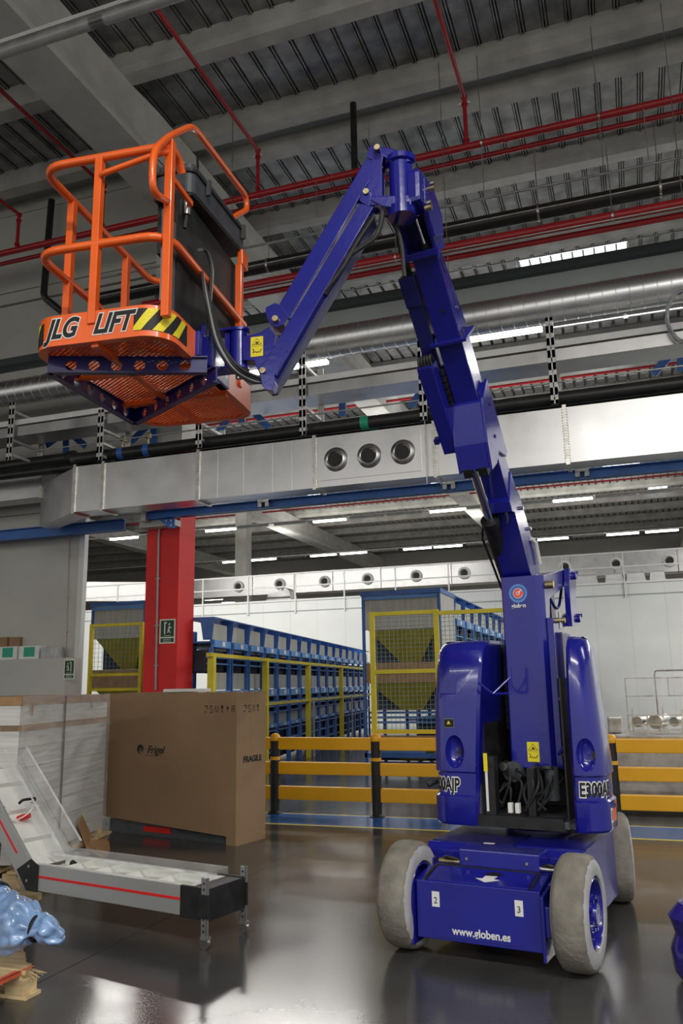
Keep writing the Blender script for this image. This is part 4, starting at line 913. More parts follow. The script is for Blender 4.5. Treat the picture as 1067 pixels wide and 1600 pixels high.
# ---- triangle support under the basket
def holed(a, b, z0, z1, th, n, r, endpad=.06):
    a = Vector((*a, 0)); b = Vector((*b, 0)); d = b-a; L = d.length; d.normalize(); nr = Vector((-d.y, d.x, 0))*th/2; m = MB(); zc = (z0+z1)/2; cell = (L-2*endpad)/n
    def P3(u, z, s): p = a+d*u+nr*s; return (p.x, p.y, z)
    for u0, u1 in ((0, endpad), (L-endpad, L)):
        m.prism([(u0, z0), (u1, z0), (u1, z1), (u0, z1)], lambda u, z: P3(u, z, -1), lambda u, z: P3(u, z, 1))
    for i in range(n):
        u0 = endpad+i*cell; uc = u0+cell/2; K = 16; ring = [(uc+r*math.cos(2*math.pi*(k+.5)/K), zc+r*math.sin(2*math.pi*(k+.5)/K)) for k in range(K)]; out = []
        for k in range(K):
            an = 2*math.pi*(k+.5)/K; cxx, szz = math.cos(an), math.sin(an); f = min((cell/2)/max(1e-6, abs(cxx)), ((z1-z0)/2)/max(1e-6, abs(szz))); out.append((uc+cxx*f, zc+szz*f))
        # snap to corners
        for (su, sz) in ((1, 1), (-1, 1), (-1, -1), (1, -1)):
            kk = min(range(K), key=lambda k: (out[k][0]-(uc+su*cell/2))**2+(out[k][1]-(zc+sz*(z1-z0)/2))**2); out[kk] = (uc+su*cell/2, zc+sz*(z1-z0)/2)
        vs = [P3(*p, -1) for p in ring]+[P3(*p, -1) for p in out]+[P3(*p, 1) for p in ring]+[P3(*p, 1) for p in out]
        for k in range(K):
            k2 = (k+1) % K; m.add([vs[k], vs[k2], vs[K+k2], vs[K+k]], [(0, 1, 2, 3)]); m.add([vs[2*K+k], vs[2*K+k2], vs[3*K+k2], vs[3*K+k]], [(3, 2, 1, 0)]); m.add([vs[k], vs[k2], vs[2*K+k2], vs[2*K+k]], [(0, 1, 2, 3)])
    pa, pb_ = a, b
    for z in (z0, z1): m.bar((a.x, a.y, z), (b.x, b.y, z), .045, .007)
    return m
T1, T2, T3, T4 = (-1.92, -.58), (-1.08, -.34), (-1.89, .38), (-1.08, -.20)
for a, b_, n_ in ((T1, T2, 6), (T1, T3, 6), (T3, T4, 6)):
    J(holed(a, b_, 3.315, 3.405, .012, n_, .032)).build('support_beam', 'dark_blue', lift, fix=True)
J(MB().cyl((-1.80, -.52, 3.405), (-1.80, -.52, 3.43), .025, 12)).build('support_stud', 'black', lift)

# ---- basket
bk_ = J(MB().pz(rrect(-1.965, -1.155, -.725, .725, .16, 8), 3.412, 3.42))
BO = lambda g=0: rrect(-1.965-g, -1.155+g, -.725-g, .725+g, .16+g, 8)
b = MB(); o1 = BO(0); o2 = BO(-.012); o3 = BO(-.05); n = len(o1); zz = (3.40, 3.575)
b.v = [(x, y, zz[0]) for x, y in o1]+[(x, y, zz[1]) for x, y in o1]+[(x, y, zz[1]) for x, y in o2]+[(x, y, 3.415) for x, y in o2]+[(x, y, 3.415) for x, y in o3]+[(x, y, 3.40) for x, y in o3]
for l in range(6):
    for k in range(n): b.f.append((l*n+k, l*n+(k+1) % n, ((l+1) % 6)*n+(k+1) % n, ((l+1) % 6)*n+k))
basket = J(b).build('basket', 'orange', lift, smooth=True)
# expanded metal floor: crossing strands clipped to the outline
g = MB(); x0, x1, y0, y1 = -1.94, -1.18, -.70, .70; pitch = .030
def clipd(c, sgn):
    pts = []
    for X in (x0, x1):
        Y = c+sgn*(X-x0)
        pts.append((X, Y))
    (xa_, ya), (xb2, yb) = pts
    def cl(xa_, ya, xb2, yb):
        t0, t1 = 0., 1.; dy = yb-ya
        for lo, hi in ((y0, y1),):
            ta = (lo-ya)/dy; tb = (hi-ya)/dy; ta, tb = min(ta, tb), max(ta, tb); t0 = max(t0, ta); t1 = min(t1, tb)
        if t1-t0 < .02: return None
        return (xa_+(xb2-xa_)*t0, ya+dy*t0, xa_+(xb2-xa_)*t1, ya+dy*t1)
    return cl(xa_, ya, xb2, yb)
c = -2.2
while c < 2.2:
    for sgn in (.75, -.75):
        q = clipd(c, sgn)
        if q:
            a_ = Vector(q[:2]); b_2 = Vector(q[2:]); d_ = (b_2-a_)
            def ins(p):
                dx = max(abs(p.x+1.56)-(.395-.15), 0); dy = max(abs(p.y)-(.715-.15), 0); return dx*dx+dy*dy < .15*.15
            ts = [k/40 for k in range(41) if ins(a_+d_*(k/40))]
            if len(ts) < 2: continue
            q = (*(a_+d_*ts[0]), *(a_+d_*ts[-1])); g.bar((q[0], q[1], 3.408), (q[2], q[3], 3.408), .0085, .004)
    c += pitch
go = J(g).build('floor_grating', 'orange', basket); go['kind'] = 'stuff'
for y in (-.28, .22): J(MB().box(x0, x1, y-.02, y+.02, 3.38, 3.405)).build('floor_member', 'orange', basket)
J(MB().box(-1.59, -1.55, -.70, .70, 3.38, 3.404)).build('floor_member', 'orange', basket)
rr = .025
def rt(pts, name, rad=.15, r=rr, mat='orange'): return J(MB().tube(smooth_path(pts, rad, 6), r, 10)).build(name, mat, basket, smooth=True)
zt_, zm = 4.50, 3.97
XL, XR, YF, YB = -1.955, -1.165, -.715, .715
rt([(XR, -.55, zt_-.06), (XR, -.60, zt_), (XR, YF, zt_), (XL, YF, zt_), (XL, YB, zt_), (-1.40, YB, zt_)], 'top_rail')
rt([(XR, YB-.25, zm), (XR, YF, zm), (XL, YF, zm), (XL, YB, zm), (-1.40, YB, zm)], 'mid_rail')
for (x, y, z1) in ((XR, -.70, 4.54), (-1.58, YF, 4.50), (XL, -.38, 4.50), (XL, .30, 4.50), (XR, .38, 4.36), (-1.45, YB, 4.5)):
    J(MB().box(x-.022, x+.022, y-.022, y+.022, 3.50, z1)).build('rail_post', 'orange', basket, bevel=.004)
rt([(-1.58, YF+.02, 4.385), (-1.55, YF-.035, 4.37), (-1.30, YF-.035, 4.42), (-1.18, YF-.035, 4.44), (-1.17, YF+.03, 4.49)], 'gate_bar', .06, .017)
rt([(XR, -.72, 4.16), (XR, -.90, 4.10), (XR, -.90, 4.34), (XR, -.735, 4.54), (XR, -.42, 4.84), (XR, .49, 4.95), (XR, .52, 4.86), (XR, .24, 4.63)], 'guard_hoop', .09, .020)
J(MB().box(XR-.005, XR+.015, -.66, -.42, 4.31, 4.34)).build('console_bracket', 'orange', basket); J(MB().box(XR-.01, XR+.03, .36, .47, 4.36, 4.47)).build('console_bracket', 'orange', basket, bevel=.008)
# control console
def tilt(v): return (v[0], v[1], v[2]+(v[1]+.43)*.09)
cb_ = J(tf(MB().prism(rrect(-1.40, -1.15, -.43, .45, .05, 4), lambda x, y: (x, y, 4.405), lambda x, y: (x, y, 4.535)), tilt)).build('control_console', 'dark_grey', lift, bevel=.004)
J(tf(MB().prism(rrect(-1.41, -1.14, -.44, .46, .05, 4), lambda x, y: (x, y, 4.535), lambda x, y: (x, y, 4.555)), tilt)).build('console_lid', 'black', cb_)
J(tf(MB().prism(rrect(-1.39, -1.16, -.42, .44, .05, 4), lambda x, y: (x, y, 4.555), lambda x, y: (x, y, 4.60)), tilt)).build('console_lid', 'dark_grey', cb_)
J(tf(MB().box(-1.34, -1.24, -.38, -.26, 4.60, 4.65), tilt)).build('switch_guard', 'white', cb_, bevel=.01)
J(tf(MB().box(-1.40, -1.155, -.42, .44, 4.385, 4.405), tilt)).build('console_base', 'black', cb_)
for y in (-.24, .36): J(tf(MB().box(-1.145, -1.12, y-.012, y+.012, 4.47, 4.57), tilt)).build('clip', 'dark_grey', cb_)
J(MB().cyl((-1.19, -.42, 4.36), (-1.19, -.42, 4.26), .024, 12)).build('cable_gland', 'steel', cb_, smooth=True); J(MB().cyl((-1.19, -.42, 4.27), (-1.20, -.42, 4.18), .013, 10)).build('cable', 'rubber', cb_)
J(MB().box(-1.225, -1.205, -.50, .42, 3.60, 4.38)).build('back_panel', 'black', basket)
J(MB().box(-1.40, -1.225, -.36, .40, 4.08, 4.40)).build('console_base', 'black', cb_)
gp = J(MB().box(-1.225, -1.213, -.66, -.40, 3.62, 4.16)).build('grey_panel', 'panel_grey', basket)
for y, z in ((-.60, 4.10), (-.50, 4.06), (-.60, 3.98), (-.45, 4.0)): J(MB().cyl((-1.213, y, z), (-1.211, y, z), .008, 8)).build('hole', 'black', gp)
for z in (3.92, 3.80): J(MB().box(-1.213, -1.210, -.62, -.56, z, z+.05)).build('hole', 'black', gp)
for i in range(2): rt([(-1.17, -.30, 4.10), (-1.14, -.24, 4.14), (-1.13, -.18+.02*i, 4.05), (-1.14, -.20, 3.6)], 'cable', .05, .009, 'cable_grey' if i else 'rubber')
# lettering and hazard tape round the toe board
ol = rrect(-1.965, -1.155, -.725, .725, .16, 8)
c3 = ol[18:27]; c4 = ol[27:36]       # front-left corner, front-right corner
pth = Path([(-1.965, -.2)]+c3+c4+[(-1.155, .2)])
d0 = (Vector((-1.965, -.2))-Vector(c3[0])).length; dc = math.pi/2*.16; front0 = d0+dc; flen = .81-.32
zc = 3.49
for off_, m, lf in ((.012, 'white', 0), (.0055, 'ink', .0012)):
    wraptext('JLG', .150, m, basket, pth, front0-.045, zc, fJ, shear=.35, offset=off_, lift_=lf, sx=.80)
    wraptext('LIFT', .150, m, basket, pth, front0+.235, zc, fJ, shear=.35, offset=off_, lift_=lf, sx=.80)
def hazard(s0, s1, z0, z1):
    patch(pth, s0, s1, z0, z1, 'ink', basket, fJ, 'hazard_tape', off=.002, n=30)
    n = 3 if s1-s0 > .25 else 1; st = (s1-s0)/(n+.35)
    for i in range(n):
        b = MB(); vs = []; a = s0+(i+.28)*st
        for j in range(7):
            f = j/6; z = z0+(z1-z0)*f
            for u in (0, .34, .67, 1):
                s_ = min(s1, max(s0, a+u*st*.50+(f-.5)*st*.8)); x, y = pth.at(s_, .0045); vs.append(fJ((x, y, z)))
        b.add(vs, [(4*j+q, 4*j+q+1, 4*j+q+5, 4*j+q+4) for j in range(6) for q in range(3)]); b.build('hazard_stripe', 'yellow_label', basket, fix=False)
hazard(front0+flen-.02, front0+flen+.36, 3.432, 3.555); hazard(d0+.02, d0+.18, 3.425, 3.545)
# ================================================================== things on the floor and behind
# ---- yellow and black guard barrier
YB_ = 10.2
bar_ = empty('guard_barrier'); tag(bar_, 'amber guard barrier of three rails between black bollards', 'barrier')
bx = [UY(p, 1200, YB_)[0] for p in (272, 430, 588, 771, 957, 1165)]
proto = None
for x in bx:
    if proto is None:
        proto = MB().lathe([(.062, .02), (.062, .93)], (0, YB_, 0), (0, 0, 1), 20).build('bollard', 'black', bar_, smooth=True); proto.location.x = x
        MB().lathe([(.064, .90), (.068, .925), (.064, .96), (.045, .985), (.001, .997)], (0, YB_, 0), (0, 0, 1), 20).build('bollard_cap', 'amber', proto, smooth=True)
        MB().lathe([(.062, .66), (.0645, .662), (.0645, .70), (.062, .702)], (0, YB_, 0), (0, 0, 1), 20).build('reflective_ring', 'amber', proto, smooth=True)
        MB().lathe([(.095, 0), (.095, .012), (.075, .02), (.062, .035)], (0, YB_, 0), (0, 0, 1), 20).build('foot_flange', 'black', proto, smooth=True)
    else:
        c = proto.copy(); COL.objects.link(c); c.location.x = x
        for ch in [o for o in COL.objects if o.parent == proto]: d = ch.copy(); COL.objects.link(d); d.parent = c
for i in range(len(bx)-1):
    for ya, yb in ((1152.5, 1172), (1191.5, 1211), (1230, 1251.5)):
        z1 = UY(500, ya, YB_-.05)[2]; z0 = UY(500, yb, YB_-.05)[2]
        MB().box(bx[i]+.055, bx[i+1]-.055, YB_-.04, YB_+.04, z0, z1).build('barrier_rail', 'amber', bar_, bevel=.012)

# ---- yellow mesh machine fences
def meshfence(px0, px1, py_top, py_mid, py_bot, Y, lab, posts=True, foot=True, cell=.055):
    a = UY(px0, py_top, Y); b = UY(px1, py_top, Y); x0, x1 = a[0], b[0]; zt = a[2]; zm_ = UY(px0, py_mid, Y)[2]; zb_ = UY(px0, py_bot, Y)[2]
    r = empty('mesh_fence', loc=(x0, Y, 0)); tag(r, lab, 'fence', 'yellow framed mesh fences'); w = x1-x0
    for x in (0, w): MB().box(x-.03, x+.03, -.03, .03, 0 if foot else zb_, zt+.03).build('fence_post', 'fence_yellow', r)
    for z in (zt, zm_, zb_): MB().box(.03, w-.03, -.025, .025, z-.025, z+.025).build('fence_rail', 'fence_yellow', r)
    m = MB(); n = int(w/cell)
    for i in range(1, n): x = w*i/n; m.box(x-.0025, x+.0025, -.003, .002, zb_, zt)
    k = int((zt-zb_)/cell)
    for i in range(1, k): z = zb_+(zt-zb_)*i/k; m.box(0, w, -.002, .003, z-.0025, z+.0025)
    o = m.build('wire_mesh', 'mesh_grey', r, fix=False); o['kind'] = 'stuff'; return r
meshfence(581, 681, 960, 1050, 1143, 10.4, 'yellow mesh fence panel directly left of the blue boom lift')
meshfence(681, 812, 958, 1050, 1143, 10.46, 'yellow mesh fence panel running behind the left blue hood')
meshfence(144, 222, 978, 1055, 1078, 12.7, 'narrow yellow mesh fence panel left of the red column', cell=.08)

# ---- flow racks
def vals(fr, px, ys): return [fr.atx(px, y, 0)[2] for y in ys]
def rack_row(fr, nb, zs, lab, pitch=1.0, extra=0):
    ztop, zp0, zp1, zb0, zb1, q0, q1, q2, q3, t0, t1, t2 = zs
    r = empty('flow_rack', fr); tag(r, lab, 'rack', 'blue flow racks')
    proto = {}
    for i in range(nb):
        y = i*pitch
        def put(name, key, mk, mat, parent=None):
            if key in proto: o = bpy.data.objects.new(name, proto[key]); COL.objects.link(o); o.parent = parent or r
            else: o = mk().build(name, mat, parent or r); proto[key] = o.data
            if parent is None: o.location = (0, y, 0)
            return o
        def fr_(): 
            b = MB()
            for yy in (.02, pitch-.10): b.box(-.06, 0, yy, yy+.05, 0, zb1); b.box(-1.1, -1.05, yy, yy+.05, 0, ztop-.1)
            for z in (zb0-.02, q2-.03, t0+.02, t2-.05): b.box(-1.1, .0, .02, pitch-.05, z-.03, z)
            b.px([(.0, ztop-.02), (pitch-.06, ztop-.02), (pitch-.06, ztop), (0, ztop)], -.55, .03)
            return b
        f = put('bay_frame', 'f', fr_, 'rack_blue')
        put('side_sheet', 's', lambda: MB().prism([(-.02, zb1), (.03, ztop), (-.22, ztop), (-.16, zb0), (-.02, zb0)], lambda x, z: (x, .0, z), lambda x, z: (x, .02, z)), 'rack_blue')
        for (key, a, b2, c, d) in (('u', zp0, zp1, zb0, zb1), ('m', q0, q1, q2, q3), ('l', t0, t1, t1, t2)):
            def pn(a=a, b2=b2):
                b = MB(); w_ = (pitch-.24)/2
                for k in (0, 1): y0 = .08+k*(w_+.012); b.box(-.06, -.045, y0, y0+w_, b2, a)
                return b
            p = put('bin_panel', 'p'+key, pn, 'rack_grey')
            if d < c:
                q = put('bin_front', 'b'+key, lambda c=c, d=d: MB().px([(.07, d), (pitch-.12, d), (pitch-.12, c), (.07, c)], -.05, .02), 'rack_light_blue')
                put('bin_label', 'l'+key, lambda c=c, d=d: MB().box(.02, .024, pitch*.44, pitch*.58, d+(c-d)*.2, c-(c-d)*.15), 'white', q)
        for kk, (u0, u1) in enumerate(((q0+.02, zb1-.04), (t0+.02, q3-.04), (.15, t2-.04))): put('bay_shade', 'd%d' % kk, lambda u0=u0, u1=u1: MB().box(-.9, -.12, .08, pitch-.1, u0, u1), 'rack_dark')  # dark boxes coloured as the shade inside each bay, not real trays
        def sl():
            b = MB()
            for z in (q0+(zb1-q0)*.35, q0+(zb1-q0)*.6, t0+(q3-t0)*.35, t0+(q3-t0)*.65, .3, .5): b.box(-.12, -.02, .05, pitch-.08, z-.012, z+.012)
            return b
        put('tray_edge', 'e', sl, 'rack_light_blue')['kind'] = 'stuff'
    return r
RL = Frame((-6.47, 12.05), 8.4)
zs = vals(RL, 343, (966, 975, 1000, 1001, 1012, 1051, 1078, 1079, 1092, 1124, 1146, 1153))
rkl = rack_row(RL, 16, zs, 'long row of blue flow racks with grey bins receding behind the red column')
RR = Frame((-3.35, 16.4), 0)
k_ = 3.32/zs[0]; zs2 = [z*k_ for z in zs]
rack_row(RR, 13, zs2, 'row of blue flow racks receding behind the right mesh fence')
# yellow guard beams in front of the left row
gb = empty('yellow_guard_frame', RL); tag(gb, 'long yellow guard frame in front of the left flow racks', 'guard')
zu = RL.atx(483, 1036, .15)[2]; zl = RL.atx(500, 1092, .15)[2]
MB().box(.12, .20, -.6, 15.5, zu-.05, zu+.01).build('guard_beam', 'fence_yellow', gb); MB().box(.12, .20, -.2, 16, zl-.03, zl+.02).build('guard_beam', 'fence_yellow', gb)
for px in (329, 414, 481, 533): y = RL.atx(px, 1100, .15)[1]; MB().box(.11, .21, y-.06, y+.06, 0, zu).build('guard_post', 'fence_yellow', gb)
for px in (489, 549): y = RL.atx(px, 1120, .2)[1]; MB().box(.20, .24, y-.04, y+.04, 0, zl).build('slotted_post', 'galv_dull', gb)
# end blocks with hoppers
def head(px0, px1, Y, ztop, lab, k):
    x0, x1 = UY(px0, 1000, Y)[0], UY(px1, 1000, Y)[0]; w = x1-x0; r = empty('hopper_block', loc=(x0, Y, 0)); tag(r, lab, 'rack', 'hopper blocks at the rack ends')
    Z = lambda py: UY((px0+px1)/2, py, Y)[2]
    s = ztop/Z(930)
    for x in (0, w-.05): MB().box(x, x+.05, 0, .05, 0, ztop).build('block_post', 'rack_blue', r); MB().box(x, x+.05, 1.25, 1.30, 0, ztop).build('block_post', 'rack_blue', r)
    MB().box(-.02, w+.02, -.03, 1.3, ztop-.02, ztop+.06).build('header', 'rack_blue', r)
    MB().box(.05, w-.05, -.04, -.03, ztop-.10, ztop-.04).build('header_light', 'rack_light_blue', r)
    levels = ((937, 985, 1036), (1037, 1068, 1112), (1150, 1168, 1205))
    for a, b_, c in levels:
        za, zb_, zc_ = Z(a)*s, Z(b_)*s, max(.2, Z(c)*s)
        MB().box(.06, w-.06, .02, .05, zb_, za).build('hopper_panel', 'rack_grey' if a < 1000 else 'kraft', r)
        MB().add([(.1, .06, zb_), (w-.1, .06, zb_), (w*.68, .35, zc_), (w*.42, .35, zc_)], [(0, 1, 2, 3)]).build('hopper_chute', 'hopper_yellow', r, fix=False)
        MB().box(.06, w-.06, .4, .43, zc_, zb_).build('hopper_back', 'rack_dark', r)
        for q in range(3): MB().box(0, w, .36, .40, zc_-.06-q*.09, zc_-.02-q*.09).build('cross_rail', 'rack_blue', r)
    MB().box(0, w, 0, 1.2, .28, .36).build('base_shelf', 'rack_blue', r); MB().box(.3, w-.4, .1, .5, .36, .46).build('base_tray', 'rack_light_blue', r)
    MB().box(w-.02, w, .05, 1.25, .6, ztop).build('end_sheet', 'rack_grey', r)
    return r
head(566, 690, 15, 3.27, 'tall blue hopper block behind the mesh fence left of the boom lift', 0)
head(141, 226, 15, 3.35, 'tall blue hopper block behind the mesh panel left of the red column', 1)

# ---- steel line behind the barrier on the right
cm = empty('steel_machine_line'); tag(cm, 'low grey steel machine line behind the barrier at the right', 'machine')
xL = UY(946, 1150, 11.5)[0]; zT = UY(1000, 1150, 11.5)[2]
for i in range(5): MB().box(xL+i*1.1, xL+i*1.1+1.09, 11.5, 12.0, .12, zT-.12).build('side_panel', 'galv_dull', cm, bevel=.01)
MB().box(xL, xL+5.5, 11.55, 11.95, 0, .12).build('plinth', 'dark_grey', cm)
for z in (zT-.11, zT-.07, zT-.03): MB().box(xL-.2, xL+5.5, 11.44, 11.48, z, z+.025).build('guide_rail', 'steel', cm)
MB().box(xL-.1, xL+5.5, 11.5, 13.2, zT-.02, zT).build('table_top', 'machine_steel', cm)
xc, zc_ = xL+.42, zT
MB().box(xL+.02, xL+.20, 12.0, 12.4, zT, zT+.22).build('gearbox', 'machine_steel', cm, bevel=.02)
for x, r_ in ((.40, .07), (.62, .09), (.85, .06)): MB().cyl((xL+x, 11.8, zT+.16), (xL+x+.12, 12.2, zT+.17), r_, 16).build('roller_motor', 'machine_steel', cm, smooth=True)
for x in (.28, .34, .52, .72, .95, 1.1, 1.25): MB().bar((xL+x, 11.9, zT), (xL+x+.01, 11.9, zT+.30+.06*math.sin(x*20)), .015).build('upright_rod', 'steel', cm)
fr_ = MB(); a = UY(976, 1060, 12.2); b2 = UY(1150, 1060, 12.2); zz0 = UY(976, 1088, 12.2)[2]
for (p, q) in (((a[0], 12.2, a[2]), (b2[0], 12.2, a[2])), ((a[0], 12.2, zz0), (b2[0], 12.2, zz0)), ((a[0], 12.2, zT), (a[0], 12.2, a[2])), ((a[0]+.55, 12.2, zz0), (a[0]+.55, 12.2, a[2]))): fr_.bar(p, q, .014)
fr_.build('cage_frame', 'machine_steel', cm); MB().box(a[0], b2[0], 12.205, 12.21, zz0, a[2]).build('cage_glass', 'clear_panel', cm)
c5 = UY(1022, 1048, 12.4); MB().tube(smooth_path([(c5[0], 12.4, zT), (c5[0], 12.4, c5[2]), (c5[0]+2, 12.4, c5[2])], .05), .012, 8).build('top_tube', 'steel', cm)
for i in range(9): MB().bar((xL+.5+i*.14, 11.7, zT+.03), (xL+.5+i*.14+(.1 if i % 2 else -.06), 11.7, zT+.13), .012).build('lattice', 'steel', cm)
for z in (zT+.03, zT+.13, zT+.25): MB().bar((xL+.3, 11.7, z), (xL+3, 11.7, z), .014).build('lattice', 'steel', cm)

# ---- evacuation signs
def sign(px0, py0, px1, py1, Y, lab, flip=False):
    a = UY(px0, py0, Y); b2 = UY(px1, py1, Y); x0, x1, z1, z0 = a[0], b2[0], a[2], b2[2]; w = x1-x0; h = z1-z0
    s = MB().box(x0, x1, Y-.006, Y, z0, z1).build('exit_sign', 'sign_cream'); tag(s, lab, 'sign')
    MB().box(x0+w*.08, x1-w*.08, Y-.008, Y-.006, z0+h*.27, z1-h*.05).build('sign_face', 'sign_green', s); MB().box(x0+w*.08, x1-w*.08, Y-.008, Y-.006, z0+h*.05, z0+h*.22).build('sign_face', 'sign_green', s)
    f = -1 if flip else 1; c = (x0+x1)/2
    def q(u, v): return (c+f*u*w, z0+v*h)
    m = MB()
    for poly in ([(-.20, .38), (-.20, .88), (-.04, .88), (-.04, .82), (-.13, .82), (-.13, .38)], [(.05, .78), (.13, .84), (.19, .80), (.12, .74)], [(.02, .52), (.10, .72), (.17, .70), (.12, .56), (.22, .44), (.17, .42), (.07, .54)], [(.17, .70), (.27, .62), (.25, .60), (.15, .66)], [(.06, .54), (.0, .44), (.03, .42), (.09, .50)]):
        m.py([q(*p) for p in poly], Y-.0095, Y-.008)
    m.build('pictogram', 'sign_cream', s); text('SALIDA DE', h*.075, 'sign_cream', s, (c, Y-.009, z0+h*.165), (1, 0, 0), (0, 0, 1)); text('EMERGENCIA', h*.065, 'sign_cream', s, (c, Y-.009, z0+h*.09), (1, 0, 0), (0, 0, 1)); MB().box(c-w*.25, c+w*.25, Y-.0095, Y-.008, z0+h*.31, z0+h*.325).build('pictogram', 'sign_cream', s)
sign(250, 968, 273.5, 1005, 11.497, 'green evacuation sign on the red column')
sign(101, 1031, 116, 1061, 11.597, 'small green evacuation sign on the low partition', True)
# conduits
def vpipe(px, y0, y1, Y, lab, r=.018, mat='white', kink=None):
    a = UY(px[0], y0, Y); b2 = UY(px[1], y1, Y)
    pts = [(a[0], Y, a[2]), (b2[0], Y, b2[2])] if not kink else [(a[0]+.05, Y, a[2]), (a[0]+.05, Y, a[2]-.12), (a[0], Y, a[2]-.35), (b2[0], Y, b2[2])]
    o = tag(MB().tube(smooth_path(pts, .08), r, 10).build('conduit', mat, smooth=True), lab, 'conduit')
    for f in (.3, .6, .85): p = [pts[-2][i]*(1-f)+pts[-1][i]*f for i in range(3)]; MB().box(p[0]-.035, p[0]+.035, Y-.01, Y+.02, p[2]-.012, p[2]+.012).build('conduit_clip', mat, o)
vpipe((249, 243), 800, 1078, 11.47, 'grey conduit running down the front of the red column', kink=True, mat='cable_grey')
vpipe((109, 102), 805, 1020, 12.03, 'thin conduit running down the beige wall left of the column', .012, 'wall_panel')

# ---- large carton
BF = Frame((-4.03, 8.06), -12.6)
ct = empty('large_carton', BF); tag(ct, 'very large brown cardboard carton with printed logo standing under the red column', 'box')
HB = 1.545
MB().px([(0, 0), (.50, .0), (.50, HB), (0, HB)], -.0, .006).build('right_panel', 'cardboard_side', ct)
MB().py([(-1.98, .17), (-.12, .085), (-.12, .0), (.0, .0), (0, HB), (-1.98, HB)], 0, .006).build('front_panel', 'cardboard', ct)
MB().box(-1.98, 0, .006, .50, HB-.012, HB-.004).build('top_flap', 'cardboard', ct); MB().box(-1.98, -.99, .25, .50, HB-.004, HB+.004).build('top_flap', 'cardboard', ct)
MB().box(-1.98, 0, .49, .50, .1, HB-.01).build('back_panel', 'cardboard', ct); MB().box(-1.98, -1.974, 0, .50, .17, HB-.01).build('left_panel', 'cardboard', ct)
MB().box(-1.9, -.1, .06, .46, 0, .14).build('inner_pallet', 'dark_grey', ct)
MB().box(-1.35, -.95, .05, .07, .04, .10).build('red_pad', 'red_paint', ct)
MB().box(.006, .008, .26, .278, .88, HB+.002).build('strap', 'kraft', ct); MB().box(-.5, .008, .256, .273, HB+.004, HB+.008).build('strap', 'cable_grey', ct)
p = BF.aty(243, 1172, 0)
text('Frigel', .115, 'ink', ct, (p[0], -.002, p[2]), (1, 0, 0), (0, 0, 1), shear=.3, offset=.0015)
lg = MB().lathe([(.052, .0), (.0001, .0)], (p[0]-.235, -.0015, p[2]+.005), (0, -1, 0), 24); lg.build('logo', 'ink', ct, fix=False)
MB().lathe([(.028, .0), (.0001, .0)], (p[0]-.225, -.0025, p[2]-.012), (0, -1, 0), 20).build('logo', 'cardboard', ct, fix=False); MB().lathe([(.016, .0), (.0001, .0)], (p[0]-.222, -.0032, p[2]-.004), (0, -1, 0), 12).build('logo', 'ink', ct, fix=False)
MB().box(p[0]-.17, p[0]+.10, -.002, -.001, p[2]-.062, p[2]-.058).build('print_line', 'ink', ct)
for i, w_ in enumerate((.10, .24, .16, .07)): MB().box(p[0]-.03-w_, p[0]-.03+w_, -.0015, -.0008, p[2]-.085-i*.026, p[2]-.080-i*.026).build('print_line', 'kraft' if i != 1 else 'kraft', ct)
def marks(ox, oz, n, org, rt_, s=1):
    for k in range(n):
        u = ox+k*.082*s; g_ = MB(); 
        def bx_(a, b, c, d): g_.prism([(a, c), (b, c), (b, d), (a, d)], lambda x, z: org(x, z, .0), lambda x, z: org(x, z, .0015))
        if k == 0: bx_(u-.025*s, u+.025*s, oz+.02, oz+.03); bx_(u+.015*s, u+.025*s, oz-.01, oz+.03); bx_(u-.025*s, u+.005*s, oz-.04, oz-.03)
        elif k == 1: bx_(u-.02*s, u+.02*s, oz+.02, oz+.03); bx_(u-.02*s, u-.012*s, oz-.015, oz+.02); bx_(u-.02*s, u+.02*s, oz-.045, oz-.035); bx_(u+.012*s, u+.02*s, oz-.03, oz+.0)
        elif k == 2: bx_(u-.022*s, u-.012*s, oz-.02, oz+.03); bx_(u+.012*s, u+.022*s, oz-.02, oz+.03); bx_(u-.022*s, u+.022*s, oz-.035, oz-.028)
        elif k == 3: bx_(u-.016*s, u+.016*s, oz, oz+.032); bx_(u-.004*s, u+.004*s, oz-.03, oz); bx_(u-.014*s, u+.014*s, oz-.04, oz-.032)
        elif k == 4: g_.prism([(u-.024*s, oz), (u+.024*s, oz), (u, oz+.025)], lambda x, z: org(x, z, 0), lambda x, z: org(x, z, .0015)); bx_(u-.003, u+.003, oz-.03, oz)
        else: bx_(u-.02*s, u-.012*s, oz-.04, oz+.03); bx_(u+.012*s, u+.02*s, oz-.04, oz+.03); bx_(u-.02*s, u+.02*s, oz+.022, oz+.03); bx_(u-.02*s, u+.02*s, oz-.01, oz-.003)
        g_.build('shipping_mark', 'ink', ct)
m0 = BF.aty(322, 1107, 0); marks(m0[0], m0[2], 6, lambda x, z, d: (x, -.0005-d, z), None, .92)
m1 = BF.atx(383, 1106, .006); marks(m1[1], m1[2], 4, lambda x, z, d: (.0065+d, x, z), None, .9)
f1 = BF.atx(391, 1186, .006); text('FRAGILE', .085, 'ink', ct, (.0075, .27, f1[2]), (0, 1, 0), (0, 0, 1), offset=.003)
wc = MB().box(-1.18, -.70, .12, .40, HB+.004, HB+.04).build('white_tray', 'white', bevel=.008); wc.matrix_world = BF.mat(); tag(wc, 'flat white tray lying on top of the big carton', 'tray')

